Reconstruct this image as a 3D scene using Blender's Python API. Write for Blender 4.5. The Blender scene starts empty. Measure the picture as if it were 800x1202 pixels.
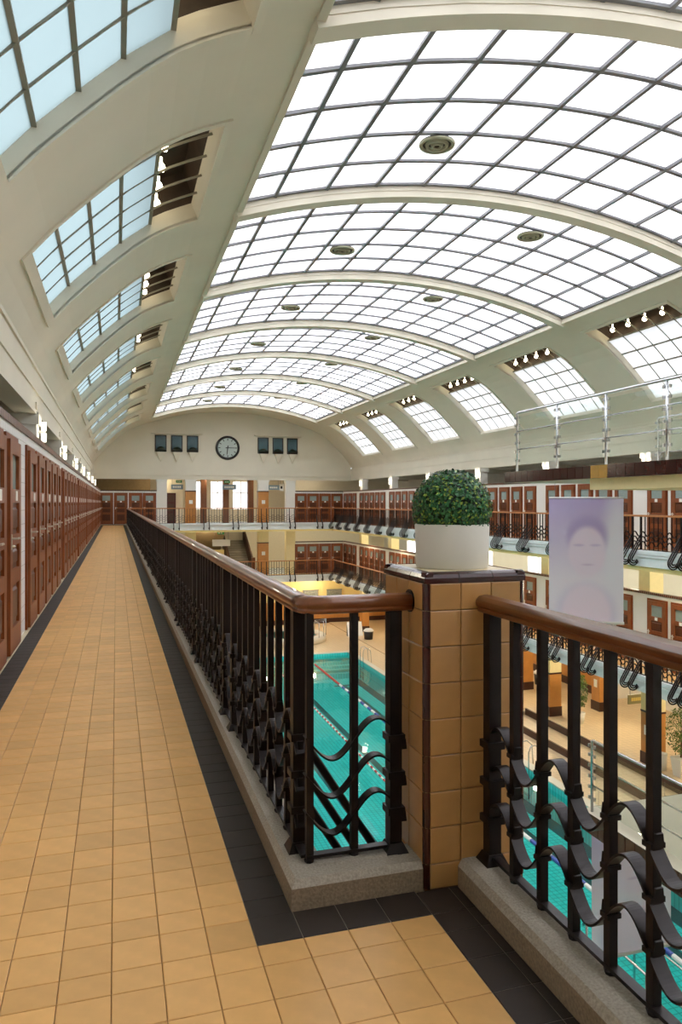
import bpy, math, random
import numpy as np
from mathutils import Vector, Matrix

random.seed(11)
SC = bpy.context.scene
COL = SC.collection
PI = math.pi

# ------------------------------------------------------------------ camera, sky, exposure
EYE = 1.433
FPX = 860.0
YAW = math.atan2(264, FPX)
cam_d = bpy.data.cameras.new('camera')
cam_d.sensor_fit = 'VERTICAL'
cam_d.sensor_height = 36.0
cam_d.lens = FPX / 1202 * 36.0
cam_d.shift_y = -11 / 1202
cam_d.clip_start = 0.05
cam_d.clip_end = 300
cam = bpy.data.objects.new('camera', cam_d)
cam.location = (0, 0, EYE)
cam.rotation_euler = (PI / 2, 0, -YAW)
COL.objects.link(cam)
SC.camera = cam

world = bpy.data.worlds.new('sky')
SC.world = world
world.use_nodes = True
_bg = world.node_tree.nodes['Background']
_bg.inputs[0].default_value = (0.955, 0.97, 1.0, 1)
_bg.inputs[1].default_value = 4.9
SC.view_settings.view_transform = 'Standard'
SC.view_settings.look = 'None'
SC.view_settings.gamma = 1.0
SC.view_settings.use_curve_mapping = False
SC.view_settings.exposure = 0.0
SC.cycles.use_denoising = True
SC.cycles.diffuse_bounces = 6
SC.cycles.sample_clamp_indirect = 6.0

# ------------------------------------------------------------------ dimensions
XC, BAY, RIB0 = 7.35, 5.5, 7.85
YF, YR, YB = 50.0, 48.3, -14.0          # far wall, far railing, back wall set further back to let in more light
XLR, XRR = 0.67, 14.3                  # railing lines left / right
XLD, XRD = -0.97, 15.5                 # cabin walls left / right
ZM, ZT, ZD, ZW = -3.55, -6.65, -7.2, -7.36   # mid gallery, terrace, deck, water
XOL, XOR = -4.2, 20.5                  # outer walls
YH = 55.0                              # back of the hall beyond the far wall
SP = 0.1735                            # baluster spacing

# ------------------------------------------------------------------ materials
def lin(h):
    h = h.lstrip('#')
    out = []
    for i in (0, 2, 4):
        c = int(h[i:i + 2], 16) / 255
        out.append(c / 12.92 if c <= 0.04045 else ((c + 0.055) / 1.055) ** 2.4)
    return tuple(out) + (1,)

M = {}
def mat(name, color, rough=0.5, metal=0.0, var=0.0, nscale=8.0, bump=0.0, island=0.0, spec=0.5, coat=0.0, stretch=None):
    m = bpy.data.materials.new(name)
    m.use_nodes = True
    nt = m.node_tree
    b = nt.nodes['Principled BSDF']
    c = lin(color)
    b.inputs['Base Color'].default_value = c
    b.inputs['Roughness'].default_value = rough
    b.inputs['Metallic'].default_value = metal
    b.inputs['Specular IOR Level'].default_value = spec
    b.inputs['Coat Weight'].default_value = coat
    fac = None
    N, L = nt.nodes.new, nt.links.new
    if var or bump:
        tc = N('ShaderNodeTexCoord')
        src = tc.outputs['Object']
        if stretch:
            mp = N('ShaderNodeMapping')
            mp.inputs['Scale'].default_value = stretch
            L(src, mp.inputs[0])
            src = mp.outputs[0]
        nz = N('ShaderNodeTexNoise')
        nz.inputs['Scale'].default_value = nscale
        nz.inputs['Detail'].default_value = 5
        L(src, nz.inputs['Vector'])
        if bump:
            bp = N('ShaderNodeBump')
            bp.inputs['Strength'].default_value = bump
            bp.inputs['Distance'].default_value = 0.01
            L(nz.outputs['Fac'], bp.inputs['Height'])
            L(bp.outputs[0], b.inputs['Normal'])
        if var:
            mr = N('ShaderNodeMapRange')
            mr.inputs[1].default_value = 0.3
            mr.inputs[2].default_value = 0.7
            mr.inputs[3].default_value = 1 - var
            mr.inputs[4].default_value = 1 + var
            L(nz.outputs['Fac'], mr.inputs[0])
            fac = mr.outputs[0]
    if island:
        g = N('ShaderNodeNewGeometry')
        oi = N('ShaderNodeObjectInfo')
        ad = N('ShaderNodeMath'); ad.operation = 'ADD'
        fr = N('ShaderNodeMath'); fr.operation = 'FRACT'
        L(g.outputs['Random Per Island'], ad.inputs[0])
        L(oi.outputs['Random'], ad.inputs[1])
        L(ad.outputs[0], fr.inputs[0])
        mr2 = N('ShaderNodeMapRange')
        mr2.inputs[3].default_value = 1 - island
        mr2.inputs[4].default_value = 1 + island
        L(fr.outputs[0], mr2.inputs[0])
        if fac is None:
            fac = mr2.outputs[0]
        else:
            mu = N('ShaderNodeMath'); mu.operation = 'MULTIPLY'
            L(fac, mu.inputs[0]); L(mr2.outputs[0], mu.inputs[1])
            fac = mu.outputs[0]
    if fac is not None:
        vm = N('ShaderNodeVectorMath'); vm.operation = 'SCALE'
        vm.inputs[0].default_value = c[:3]
        L(fac, vm.inputs['Scale'])
        L(vm.outputs[0], b.inputs['Base Color'])
    M[name] = m
    return m

def brickmat(name, color, mortar, w, h, msize=0.004, offset=0.0, rough=0.4, var=0.06, axes='xy'):
    """square or running tiles by the Brick texture on object coordinates"""
    m = mat(name, color, rough)
    nt = m.node_tree
    N, L = nt.nodes.new, nt.links.new
    b = nt.nodes['Principled BSDF']
    tc = N('ShaderNodeTexCoord')
    sx = N('ShaderNodeSeparateXYZ'); cx = N('ShaderNodeCombineXYZ')
    L(tc.outputs['Object'], sx.inputs[0])
    L(sx.outputs['XYZ'.index(axes[0].upper())], cx.inputs[0])
    L(sx.outputs['XYZ'.index(axes[1].upper())], cx.inputs[1])
    br = N('ShaderNodeTexBrick')
    br.offset = offset
    br.inputs['Scale'].default_value = 1.0
    br.inputs['Brick Width'].default_value = w
    br.inputs['Row Height'].default_value = h
    br.inputs['Mortar Size'].default_value = msize
    c = lin(color)
    br.inputs['Color1'].default_value = tuple(x * (1 - var) for x in c[:3]) + (1,)
    br.inputs['Color2'].default_value = tuple(x * (1 + var) for x in c[:3]) + (1,)
    br.inputs['Mortar'].default_value = lin(mortar)
    L(cx.outputs[0], br.inputs['Vector'])
    L(br.outputs['Color'], b.inputs['Base Color'])
    return m

def emat(name, color, strength):
    m = bpy.data.materials.new(name)
    m.use_nodes = True
    nt = m.node_tree
    nt.nodes.clear()
    e = nt.nodes.new('ShaderNodeEmission')
    e.inputs[0].default_value = lin(color)
    e.inputs[1].default_value = strength
    o = nt.nodes.new('ShaderNodeOutputMaterial')
    nt.links.new(e.outputs[0], o.inputs[0])
    M[name] = m

def frosted(name, color):
    m = bpy.data.materials.new(name)
    m.use_nodes = True
    nt = m.node_tree
    nt.nodes.clear()
    t = nt.nodes.new('ShaderNodeBsdfTranslucent')
    tc = nt.nodes.new('ShaderNodeTexCoord')
    nz = nt.nodes.new('ShaderNodeTexNoise')
    nz.inputs['Scale'].default_value = 1.3
    nt.links.new(tc.outputs['Object'], nz.inputs['Vector'])
    mr = nt.nodes.new('ShaderNodeMapRange')
    mr.inputs[3].default_value = 0.93
    mr.inputs[4].default_value = 1.0
    nt.links.new(nz.outputs['Fac'], mr.inputs[0])
    vm = nt.nodes.new('ShaderNodeVectorMath'); vm.operation = 'SCALE'
    vm.inputs[0].default_value = lin(color)[:3]
    nt.links.new(mr.outputs[0], vm.inputs['Scale'])
    nt.links.new(vm.outputs[0], t.inputs[0])
    g = nt.nodes.new('ShaderNodeBsdfDiffuse')
    g.inputs[0].default_value = lin(color)
    mx = nt.nodes.new('ShaderNodeMixShader')
    mx.inputs[0].default_value = 0.25
    nt.links.new(t.outputs[0], mx.inputs[1])
    nt.links.new(g.outputs[0], mx.inputs[2])
    o = nt.nodes.new('ShaderNodeOutputMaterial')
    nt.links.new(mx.outputs[0], o.inputs[0])
    M[name] = m

def clearglass(name, color, refl=0.5, rough=0.02, ripple=0.0, rscale=3.0):
    m = bpy.data.materials.new(name)
    m.use_nodes = True
    nt = m.node_tree
    nt.nodes.clear()
    t = nt.nodes.new('ShaderNodeBsdfTransparent')
    t.inputs[0].default_value = lin(color)
    g = nt.nodes.new('ShaderNodeBsdfGlossy')
    g.inputs['Roughness'].default_value = rough
    f = nt.nodes.new('ShaderNodeFresnel')
    f.inputs[0].default_value = 1.33
    mu = nt.nodes.new('ShaderNodeMath'); mu.operation = 'MULTIPLY'
    mu.inputs[1].default_value = refl
    nt.links.new(f.outputs[0], mu.inputs[0])
    mx = nt.nodes.new('ShaderNodeMixShader')
    nt.links.new(mu.outputs[0], mx.inputs[0])
    nt.links.new(t.outputs[0], mx.inputs[1])
    nt.links.new(g.outputs[0], mx.inputs[2])
    if ripple:
        tc = nt.nodes.new('ShaderNodeTexCoord')
        nz = nt.nodes.new('ShaderNodeTexNoise')
        nz.inputs['Scale'].default_value = rscale
        nz.inputs['Detail'].default_value = 3
        nt.links.new(tc.outputs['Object'], nz.inputs['Vector'])
        bp = nt.nodes.new('ShaderNodeBump')
        bp.inputs['Strength'].default_value = ripple
        bp.inputs['Distance'].default_value = 0.05
        nt.links.new(nz.outputs['Fac'], bp.inputs['Height'])
        nt.links.new(bp.outputs[0], g.inputs['Normal'])
    o = nt.nodes.new('ShaderNodeOutputMaterial')
    nt.links.new(mx.outputs[0], o.inputs[0])
    M[name] = m

mat('plaster', '#dcd5c3', 0.85, var=0.035, nscale=0.9)
mat('white_wall', '#e6e3da', 0.7, var=0.03, nscale=1.5)
mat('aisle_plaster', '#d6cfbf', 0.85, var=0.03)
mat('cream_paint', '#e9d9a4', 0.6, var=0.03)
mat('hall_cream', '#ece0c6', 0.7, var=0.03)
mat('yellow_paint', '#f6e09a', 0.6, var=0.02)
mat('fascia_paint', '#dfe4e3', 0.55, var=0.03)
brickmat('white_tile', '#e4e3df', '#b9b6ad', 0.15, 0.15, 0.004, axes='yz', var=0.02)
brickmat('white_tile_x', '#e4e3df', '#b9b6ad', 0.15, 0.15, 0.004, axes='xz', var=0.02)
brickmat('cap_tile', '#4a2418', '#b08a6a', 0.085, 0.3, 0.008, axes='yz', var=0.25)
mat('tan_tile', '#dcaa68', 0.42, var=0.06, nscale=14, island=0.09, bump=0.05, spec=0.4)
mat('black_tile', '#30261f', 0.6, var=0.15, nscale=10, island=0.12)
mat('grout', '#8f8576', 0.9, var=0.1)
mat('tan_grout', '#a27d4b', 0.9, var=0.1)
mat('pillar_tile', '#b98a52', 0.28, var=0.09, nscale=9, island=0.08, bump=0.06)
mat('brown_tile', '#3a1712', 0.16, var=0.15, nscale=6, island=0.12)
mat('gold_tile', '#b58a3c', 0.25, var=0.1)
mat('pillar_grout', '#7b6040', 0.9)
mat('cap_stone', '#d9c9a8', 0.5, var=0.06, nscale=4)
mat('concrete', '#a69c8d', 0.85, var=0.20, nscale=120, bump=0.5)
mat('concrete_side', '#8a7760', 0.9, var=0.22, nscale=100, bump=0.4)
mat('iron', '#1d1413', 0.42, 0.35, var=0.2, nscale=20, bump=0.1)
mat('rail_wood', '#7a4626', 0.30, var=0.28, nscale=5, stretch=(10, 1, 10), coat=0.35)
mat('rail_wood_x', '#7a4626', 0.30, var=0.28, nscale=5, stretch=(1, 10, 10), coat=0.35)
mat('far_rail_wood', '#b5763f', 0.4, var=0.1)
mat('door_wood', '#844a28', 0.40, spec=0.35, var=0.2, nscale=6, stretch=(6, 6, 0.8), island=0.06)
mat('door_frame_wood', '#7e3e1c', 0.40, spec=0.35, var=0.18, nscale=6, stretch=(6, 6, 0.8))
mat('door_panel_wood', '#592f18', 0.40, spec=0.35, var=0.2, nscale=6, stretch=(6, 6, 0.8), island=0.06)
mat('door_glass', '#93a29c', 0.25, var=0.04)
mat('plate', '#efece2', 0.4)
mat('brass', '#d9d4c8', 0.3, 0.7)
mat('bar_metal', '#77777a', 0.5, 0.1, var=0.05)
mat('win_bar', '#8a8576', 0.5, 0.1)
mat('vent_metal', '#a6a58a', 0.5)
mat('dark_void', '#43352a', 0.7, var=0.3, nscale=3)
mat('steel', '#c9ccce', 0.22, 0.95)
mat('pot_white', '#dcd8cd', 0.55, var=0.02)
mat('leaf', '#2f6638', 0.45, island=0.55)
mat('leaf_light', '#86a03a', 0.45, island=0.3)
mat('leaf_dark', '#10281a', 0.6)
mat('tree_leaf', '#4f6a2a', 0.5, island=0.4)
mat('stem', '#6a5238', 0.8)
mat('soil', '#3a2c22', 0.95)
brickmat('gallery_tile', '#dcb070', '#a8834f', 0.15, 0.15, 0.004, axes='xy')
mat('orange_tile', '#bd8140', 0.35, var=0.08, nscale=4)
brickmat('orange_tile_x', '#bd8140', '#9a6a3a', 0.3, 0.3, 0.006, axes='xz', var=0.04)
mat('plinth', '#3c1d14', 0.3, var=0.15)
brickmat('deck_tile', '#d9c09a', '#b79f7b', 0.2, 0.2, 0.006, axes='xy', var=0.03)
brickmat('pool_tile', '#45dcdc', '#2bb0ae', 0.15, 0.15, 0.012, axes='xy', var=0.06)
brickmat('pool_wall_tile', '#40d0d0', '#28a6a4', 0.15, 0.6, 0.015, axes='yz', var=0.05)
mat('pool_line', '#0c4a55', 0.4)
mat('pool_edge', '#d6cfbd', 0.5)
mat('red_plastic', '#c4202c', 0.4)
mat('blue_plastic', '#2c4fa8', 0.4)
mat('white_plastic', '#f0f0ee', 0.4)
mat('black_plastic', '#1b1b1c', 0.5)
mat('clock_face', '#b9c6c1', 0.5)
mat('black_paint', '#15120f', 0.45)
mat('teal_glass', '#41606a', 0.15, var=0.3, nscale=1.5)
mat('stair_wood', '#4b3021', 0.5, var=0.15)
mat('tread', '#8d8371', 0.6)
mat('brown_wall', '#9c8560', 0.8, var=0.08)
mat('brown_column', '#6f4426', 0.5, var=0.1)
mat('sign_grey', '#7f929c', 0.5)
mat('sign_olive', '#8d8358', 0.5)
mat('gold_letter', '#e3c765', 0.5)
mat('poster', '#8f9288', 0.6, var=0.35, nscale=9)
mat('green_sign', '#2f9a5b', 0.5)
mat('red_door', '#4a160e', 0.4, var=0.15)
emat('lamp_white', '#fff6e0', 2.2)
emat('lamp_warm', '#ffdd9a', 5.0)
emat('bulb', '#fff0cc', 14.0)
frosted('frost_white', '#fbfbff')
frosted('frost_sky_tint', '#78878a')  # blue of the sky light is put into the glass colour
frosted('frost_grey', '#b4b5b6')
clearglass('pane_top', '#ffffff', 0.3)
clearglass('glass', '#f6faf8', 0.22, 0.01)
clearglass('water', '#c9f4ef', 0.75, 0.03, ripple=0.12, rscale=1.2)

# ------------------------------------------------------------------ mesh builder
class MB:
    def __init__(self):
        self.v, self.f, self.mi = [], [], []
    def add(self, vs, fs, mi=0):
        n = len(self.v)
        self.v += [tuple(p) for p in vs]
        self.f += [tuple(i + n for i in q) for q in fs]
        self.mi += [mi] * len(fs)
        return self
    def box(self, x0, x1, y0, y1, z0, z1, mi=0):
        if x0 > x1: x0, x1 = x1, x0
        if y0 > y1: y0, y1 = y1, y0
        if z0 > z1: z0, z1 = z1, z0
        return self.add([(x0, y0, z0), (x1, y0, z0), (x1, y1, z0), (x0, y1, z0), (x0, y0, z1), (x1, y0, z1), (x1, y1, z1), (x0, y1, z1)],
                        [(3, 2, 1, 0), (4, 5, 6, 7), (0, 1, 5, 4), (1, 2, 6, 5), (2, 3, 7, 6), (3, 0, 4, 7)], mi)
    def hexa(self, p, mi=0):
        """eight corners: bottom ring 0-3, top ring 4-7"""
        return self.add(p, [(3, 2, 1, 0), (4, 5, 6, 7), (0, 1, 5, 4), (1, 2, 6, 5), (2, 3, 7, 6), (3, 0, 4, 7)], mi)
    def tile(self, x0, x1, y0, y1, z, t=0.012, c=0.0025):
        """tile lying flat: top at z, chamfered rim, no underside"""
        r0 = [(x0, y0), (x1, y0), (x1, y1), (x0, y1)]
        r1 = [(x0 + c, y0 + c), (x1 - c, y0 + c), (x1 - c, y1 - c), (x0 + c, y1 - c)]
        vs = [(x, y, z - t) for x, y in r0] + [(x, y, z - c * .6) for x, y in r0] + [(x, y, z) for x, y in r1]
        fs = [(8, 9, 10, 11)]
        for k in (0, 4):
            for i in range(4):
                j = (i + 1) % 4
                fs.append((k + i, k + j, k + 4 + j, k + 4 + i))
        return self.add(vs, fs)
    def tube(self, path, r, n=8, cap=True, mi=0):
        P = [Vector(p) for p in path]
        rs = r if isinstance(r, (list, tuple)) else [r] * len(P)
        T = []
        for i in range(len(P)):
            a = P[max(i - 1, 0)]; b = P[min(i + 1, len(P) - 1)]
            T.append((b - a).normalized())
        up = Vector((0, 0, 1)) if abs(T[0].z) < 0.9 else Vector((1, 0, 0))
        u = (up - T[0] * up.dot(T[0])).normalized()
        vs, fs = [], []
        for i, p in enumerate(P):
            u = (u - T[i] * u.dot(T[i])).normalized()
            w = T[i].cross(u)
            for k in range(n):
                a = 2 * PI * k / n
                vs.append(p + (u * math.cos(a) + w * math.sin(a)) * rs[i])
        for i in range(len(P) - 1):
            for k in range(n):
                k2 = (k + 1) % n
                fs.append((i * n + k, i * n + k2, (i + 1) * n + k2, (i + 1) * n + k))
        if cap:
            fs.append(tuple(range(n - 1, -1, -1)))
            fs.append(tuple((len(P) - 1) * n + k for k in range(n)))
        return self.add(vs, fs, mi)
    def lathe(self, prof, c=(0, 0, 0), n=24, mi=0):
        """prof: (radius, z) from the bottom up, about a vertical axis"""
        vs, fs = [], []
        for r, z in prof:
            for k in range(n):
                a = 2 * PI * k / n
                vs.append((c[0] + r * math.cos(a), c[1] + r * math.sin(a), c[2] + z))
        for i in range(len(prof) - 1):
            for k in range(n):
                k2 = (k + 1) % n
                fs.append((i * n + k, i * n + k2, (i + 1) * n + k2, (i + 1) * n + k))
        if prof[0][0] > 1e-5: fs.append(tuple(range(n - 1, -1, -1)))
        if prof[-1][0] > 1e-5: fs.append(tuple((len(prof) - 1) * n + k for k in range(n)))
        return self.add(vs, fs, mi)
    def sweep(self, path, prof, mi=0):
        """closed profile (across, up) swept along a mitred horizontal path"""
        P = [Vector(p) for p in path]
        n = len(prof)
        vs, fs = [], []
        for i, p in enumerate(P):
            d0 = (P[i] - P[i - 1]).normalized() if i else (P[1] - P[0]).normalized()
            d1 = (P[i + 1] - P[i]).normalized() if i < len(P) - 1 else d0
            s0 = Vector((d0.y, -d0.x, 0)); s1 = Vector((d1.y, -d1.x, 0))
            s = (s0 + s1).normalized()
            s = s / max(0.3, s.dot(s0))
            for a, b in prof:
                vs.append(p + s * a + Vector((0, 0, b)))
        for i in range(len(P) - 1):
            for k in range(n):
                k2 = (k + 1) % n
                fs.append((i * n + k, i * n + k2, (i + 1) * n + k2, (i + 1) * n + k))
        fs.append(tuple(range(n - 1, -1, -1)))
        fs.append(tuple((len(P) - 1) * n + k for k in range(n)))
        return self.add(vs, fs, mi)
    def mesh(self, name, mats, smooth=False):
        me = bpy.data.meshes.new(name)
        me.from_pydata(self.v, [], self.f)
        if not isinstance(mats, (list, tuple)): mats = [mats]
        for m in mats: me.materials.append(M[m])
        if len(mats) > 1: me.polygons.foreach_set('material_index', self.mi)
        if smooth: me.polygons.foreach_set('use_smooth', [True] * len(me.polygons))
        me.update()
        return me
    def build(self, name, mats, parent=None, smooth=False, loc=None):
        return obj(name, self.mesh(name, mats, smooth), parent, loc)

def obj(name, me, parent=None, loc=None, rz=None):
    o = bpy.data.objects.new(name, me)
    COL.objects.link(o)
    if parent is not None: o.parent = parent
    if loc: o.location = loc
    if rz: o.rotation_euler = (0, 0, rz)
    return o

def tag(o, label=None, cat=None, group=None, kind=None):
    if label: o['label'] = label
    if cat: o['category'] = cat
    if group: o['group'] = group
    if kind: o['kind'] = kind
    return o

def thing(name, label, cat, loc=(0, 0, 0), rz=0, group=None):
    return tag(obj(name, None, None, loc, rz), label, cat, group)

def struct(name, mb_, mats, label=None, smooth=False):
    o = mb_.build(name, mats, None, smooth)
    tag(o, label, None, None, 'structure')
    return o

KIDS = {}
def kids(o):
    return list(o.children)
def copy_tree(o, loc=None, rz=None, label=None, parent=None):
    c = o.copy()
    COL.objects.link(c)
    c.parent = parent
    if loc is not None: c.location = loc
    if rz is not None: c.rotation_euler = (0, 0, rz)
    if label: c['label'] = label
    for ch in kids(o):
        copy_tree(ch, parent=c)
    return c

def point(name, loc, power, color, radius, parent):
    l = bpy.data.lights.new(name, 'POINT')
    l.energy = power
    l.color = color
    l.shadow_soft_size = radius
    o = bpy.data.objects.new(name, l)
    COL.objects.link(o)
    o.location = loc
    o.parent = parent
    return o

# ------------------------------------------------------------------ vault profile
_ctrl = [(8.80, 3.87), (8.70, 4.08), (8.45, 4.42), (7.95, 5.0), (6.9, 5.98), (6.05, 6.45), (5.16, 6.75)]
def _cat(pts, n=12):
    P = [np.array(p) for p in pts]
    P = [2 * P[0] - P[1]] + P + [2 * P[-1] - P[-2]]
    out = []
    for i in range(1, len(P) - 2):
        for k in range(n):
            t = k / n
            out.append(0.5 * ((2 * P[i]) + (-P[i - 1] + P[i + 1]) * t + (2 * P[i - 1] - 5 * P[i] + 4 * P[i + 1] - P[i + 2]) * t ** 2 + (-P[i - 1] + 3 * P[i] - 3 * P[i + 1] + P[i + 2]) * t ** 3))
    out.append(P[-2])
    return out
_low = _cat(_ctrl)
SAG, HALF = 0.85, 5.16
RAD = (HALF ** 2 + SAG ** 2) / (2 * SAG)
def vz(a):
    a = abs(a)
    if a <= HALF:
        return 6.75 + SAG - RAD + math.sqrt(RAD ** 2 - a * a)
    xs = [p[0] for p in _low][::-1]; zs = [p[1] for p in _low][::-1]
    return float(np.interp(a, xs, zs))
def vnorm(a):
    """outward normal (in the a, z plane) of the right half"""
    e = 0.03
    a0, a1 = max(0, abs(a) - e), min(8.8, abs(a) + e)
    t = Vector((a1 - a0, vz(a1) - vz(a0)))
    n = Vector((-t.y, t.x)); n.normalize()
    if n.y < 0: n = -n
    return n
WA0, WA1 = 8.36, 5.97         # side window opening along the vault
WH = 1.7                      # half length of the opening along the hall
WC = [11.5 + BAY * k for k in range(-4, 7)]  # rearmost windows, out of view, added for light from behind
RIBS = [RIB0 + BAY * k for k in range(-3, 8)]  # rear skylight bays behind the camera added to brighten the near end

half = [(8.72, 3.0), (8.72, 3.85), (8.80, 3.87)] + [(a, vz(a)) for a in (8.75, 8.6, WA0, 8.15, 7.9, 7.6, 7.3, 7.0, 6.7, 6.4, 6.15, WA1, 5.7, 5.45, HALF)]
half += [(a, vz(a)) for a in (4.4, 3.5, 2.6, 1.7, 0.8)]
prof = [(XC - a, z, -a) for a, z in half] + [(XC, vz(0), 0)] + [(XC + a, z, a) for a, z in half[::-1]]
yn = {YB, YF}
for c in WC: yn |= {c - WH, c + WH}
RW = 0.17
for r in RIBS: yn |= {r - RW, r + RW}
yn = sorted(yn)
def is_open(i, j):
    a = 0.5 * (abs(prof[i][2]) + abs(prof[i + 1][2]))
    y = 0.5 * (yn[j] + yn[j + 1])
    if WA1 < a < WA0 and prof[i][1] > 4 and any(abs(y - c) < WH for c in WC): return True
    if a < HALF and RIBS[0] < y < RIBS[-1] and not any(abs(y - r) < RW for r in RIBS): return True
    return False
mb = MB()
nI, nJ = len(prof), len(yn)
inn, out = {}, {}
for i, (x, z, a) in enumerate(prof):
    if abs(a) > 8.6: off = (0.32 * (1 if a > 0 else -1), 0.0 if z < 3.5 else 0.1)
    else:
        n = vnorm(a); off = (0.28 * n.x * (1 if a > 0 else -1), 0.28 * n.y)
    for j, y in enumerate(yn):
        inn[i, j] = len(mb.v); mb.v.append((x, y, z))
        out[i, j] = len(mb.v); mb.v.append((x + off[0], y, z + off[1]))
def face(*q):
    mb.f.append(q); mb.mi.append(0)
solid = {(i, j): not is_open(i, j) for i in range(nI - 1) for j in range(nJ - 1)}
for (i, j), s in solid.items():
    if not s: continue
    face(inn[i, j], inn[i, j + 1], inn[i + 1, j + 1], inn[i + 1, j])
    face(out[i, j], out[i + 1, j], out[i + 1, j + 1], out[i, j + 1])
    if not solid.get((i - 1, j), False): face(inn[i, j], out[i, j], out[i, j + 1], inn[i, j + 1])
    if not solid.get((i + 1, j), False): face(inn[i + 1, j], inn[i + 1, j + 1], out[i + 1, j + 1], out[i + 1, j])
    if not solid.get((i, j - 1), False): face(inn[i, j], inn[i + 1, j], out[i + 1, j], out[i, j])
    if not solid.get((i, j + 1), False): face(inn[i, j + 1], out[i, j + 1], out[i + 1, j + 1], inn[i + 1, j + 1])
ceiling = struct('ceiling', mb, 'plaster', 'cream barrel vault over the pool hall')

for s in (-1, 1):
    for z0, z1, p in ((3.0, 3.07, .03), (3.40, 3.46, .025), (3.80, 3.86, .03)):
        x = XC + s * 8.72
        MB().box(x, x - s * p, YB, YF, z0, z1).build('moulding', 'plaster', ceiling)
# ribs between skylights
def arc_strip(amin, amax, n, y0, y1, o0, o1):
    """bent bar following the vault from a=amin to amax, between offsets o0 and o1 below/above the surface"""
    b = MB()
    ring = []
    for k in range(n + 1):
        a = amin + (amax - amin) * k / n
        nn = vnorm(a); sx = 1 if a >= 0 else -1
        if abs(a) < 0.05: nn = Vector((0, 1))
        x, z = XC + a, vz(a)
        q0 = (x + sx * nn.x * o0, z + nn.y * o0); q1 = (x + sx * nn.x * o1, z + nn.y * o1)
        ring.append([(q0[0], y0, q0[1]), (q0[0], y1, q0[1]), (q1[0], y1, q1[1]), (q1[0], y0, q1[1])])
    for k in range(n):
        p, q = ring[k], ring[k + 1]
        b.hexa([p[0], p[1], p[2], p[3], q[0], q[1], q[2], q[3]])
    return b
rib_me = arc_strip(-HALF - .12, HALF + .12, 28, -0.155, 0.155, -0.12, 0.02).mesh('ceiling_rib', 'plaster')
for r in RIBS:
    obj('ceiling_rib', rib_me, ceiling, (0, r, 0))
# skylight lip along both long edges
for s in (-1, 1):
    x = XC + s * (HALF + .05)
    MB().box(x - .05, x + .05, RIBS[0], RIBS[-1], vz(HALF) - .07, vz(HALF) + .02).build('skylight_edge', 'plaster', ceiling)

# ------------------------------------------------------------------ skylights
XB = [2.19, 2.78, 3.76, 4.74, 5.72, 6.70, 7.68, 8.66, 9.64, 10.62, 11.6, 12.51]
P0, P1 = RW, BAY - RW
rows = [P0 + (P1 - P0) * k / 5 for k in range(6)]
sky = tag(obj('window_1', None, None, (0, RIBS[0], 0)), 'frosted glass skylight bay in the crown of the vault', None, 'skylight bays', 'structure')
REC = 0.13
def pane_box(b, pts_in, t=0.012):
    """pts_in: four corners of the lower, frosted face; the upper face is clear"""
    up = [(p[0], p[1], p[2] + t) for p in pts_in]
    n = len(b.v)
    b.v += [tuple(p) for p in pts_in] + up
    for q, m_ in (((3, 2, 1, 0), 0), ((4, 5, 6, 7), 1), ((0, 1, 5, 4), 1), ((1, 2, 6, 5), 1), ((2, 3, 7, 6), 1), ((3, 0, 4, 7), 1)):
        b.f.append(tuple(i + n for i in q)); b.mi.append(m_)
    return b
dy = rows[1] - rows[0]
for ci in range(len(XB) - 1):
    xa, xb = XB[ci] - (0.05 if ci == 0 else 0), XB[ci + 1] + (0.05 if ci == len(XB) - 2 else 0)
    za, zb = vz(XB[ci] - XC) + REC, vz(XB[ci + 1] - XC) + REC
    me = pane_box(MB(), [(xa, 0.003, za), (xb, 0.003, zb), (xb, dy - .003, zb), (xa, dy - .003, za)]).mesh('pane', ['frost_white', 'pane_top'])
    for r in rows[:-1]:
        obj('pane', me, sky, (0, r, 0))
for x in XB:
    z = vz(x - XC) + REC
    MB().box(x - .033, x + .033, P0, P1, z - .055, z + .02).build('glazing_bar', 'bar_metal', sky)
tb = arc_strip(XB[0] - XC, XB[-1] - XC, 22, -.04, .04, REC - .045, REC + .02).mesh('glazing_bar', 'bar_metal')
for r in rows:
    obj('glazing_bar', tb, sky, (0, r + (.03 if r == rows[0] else -.03 if r == rows[-1] else 0), 0))
for k in range(1, len(RIBS) - 1):
    c = copy_tree(sky, (0, RIBS[k], 0)); c.name = 'window_%d' % (k + 1)

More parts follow.
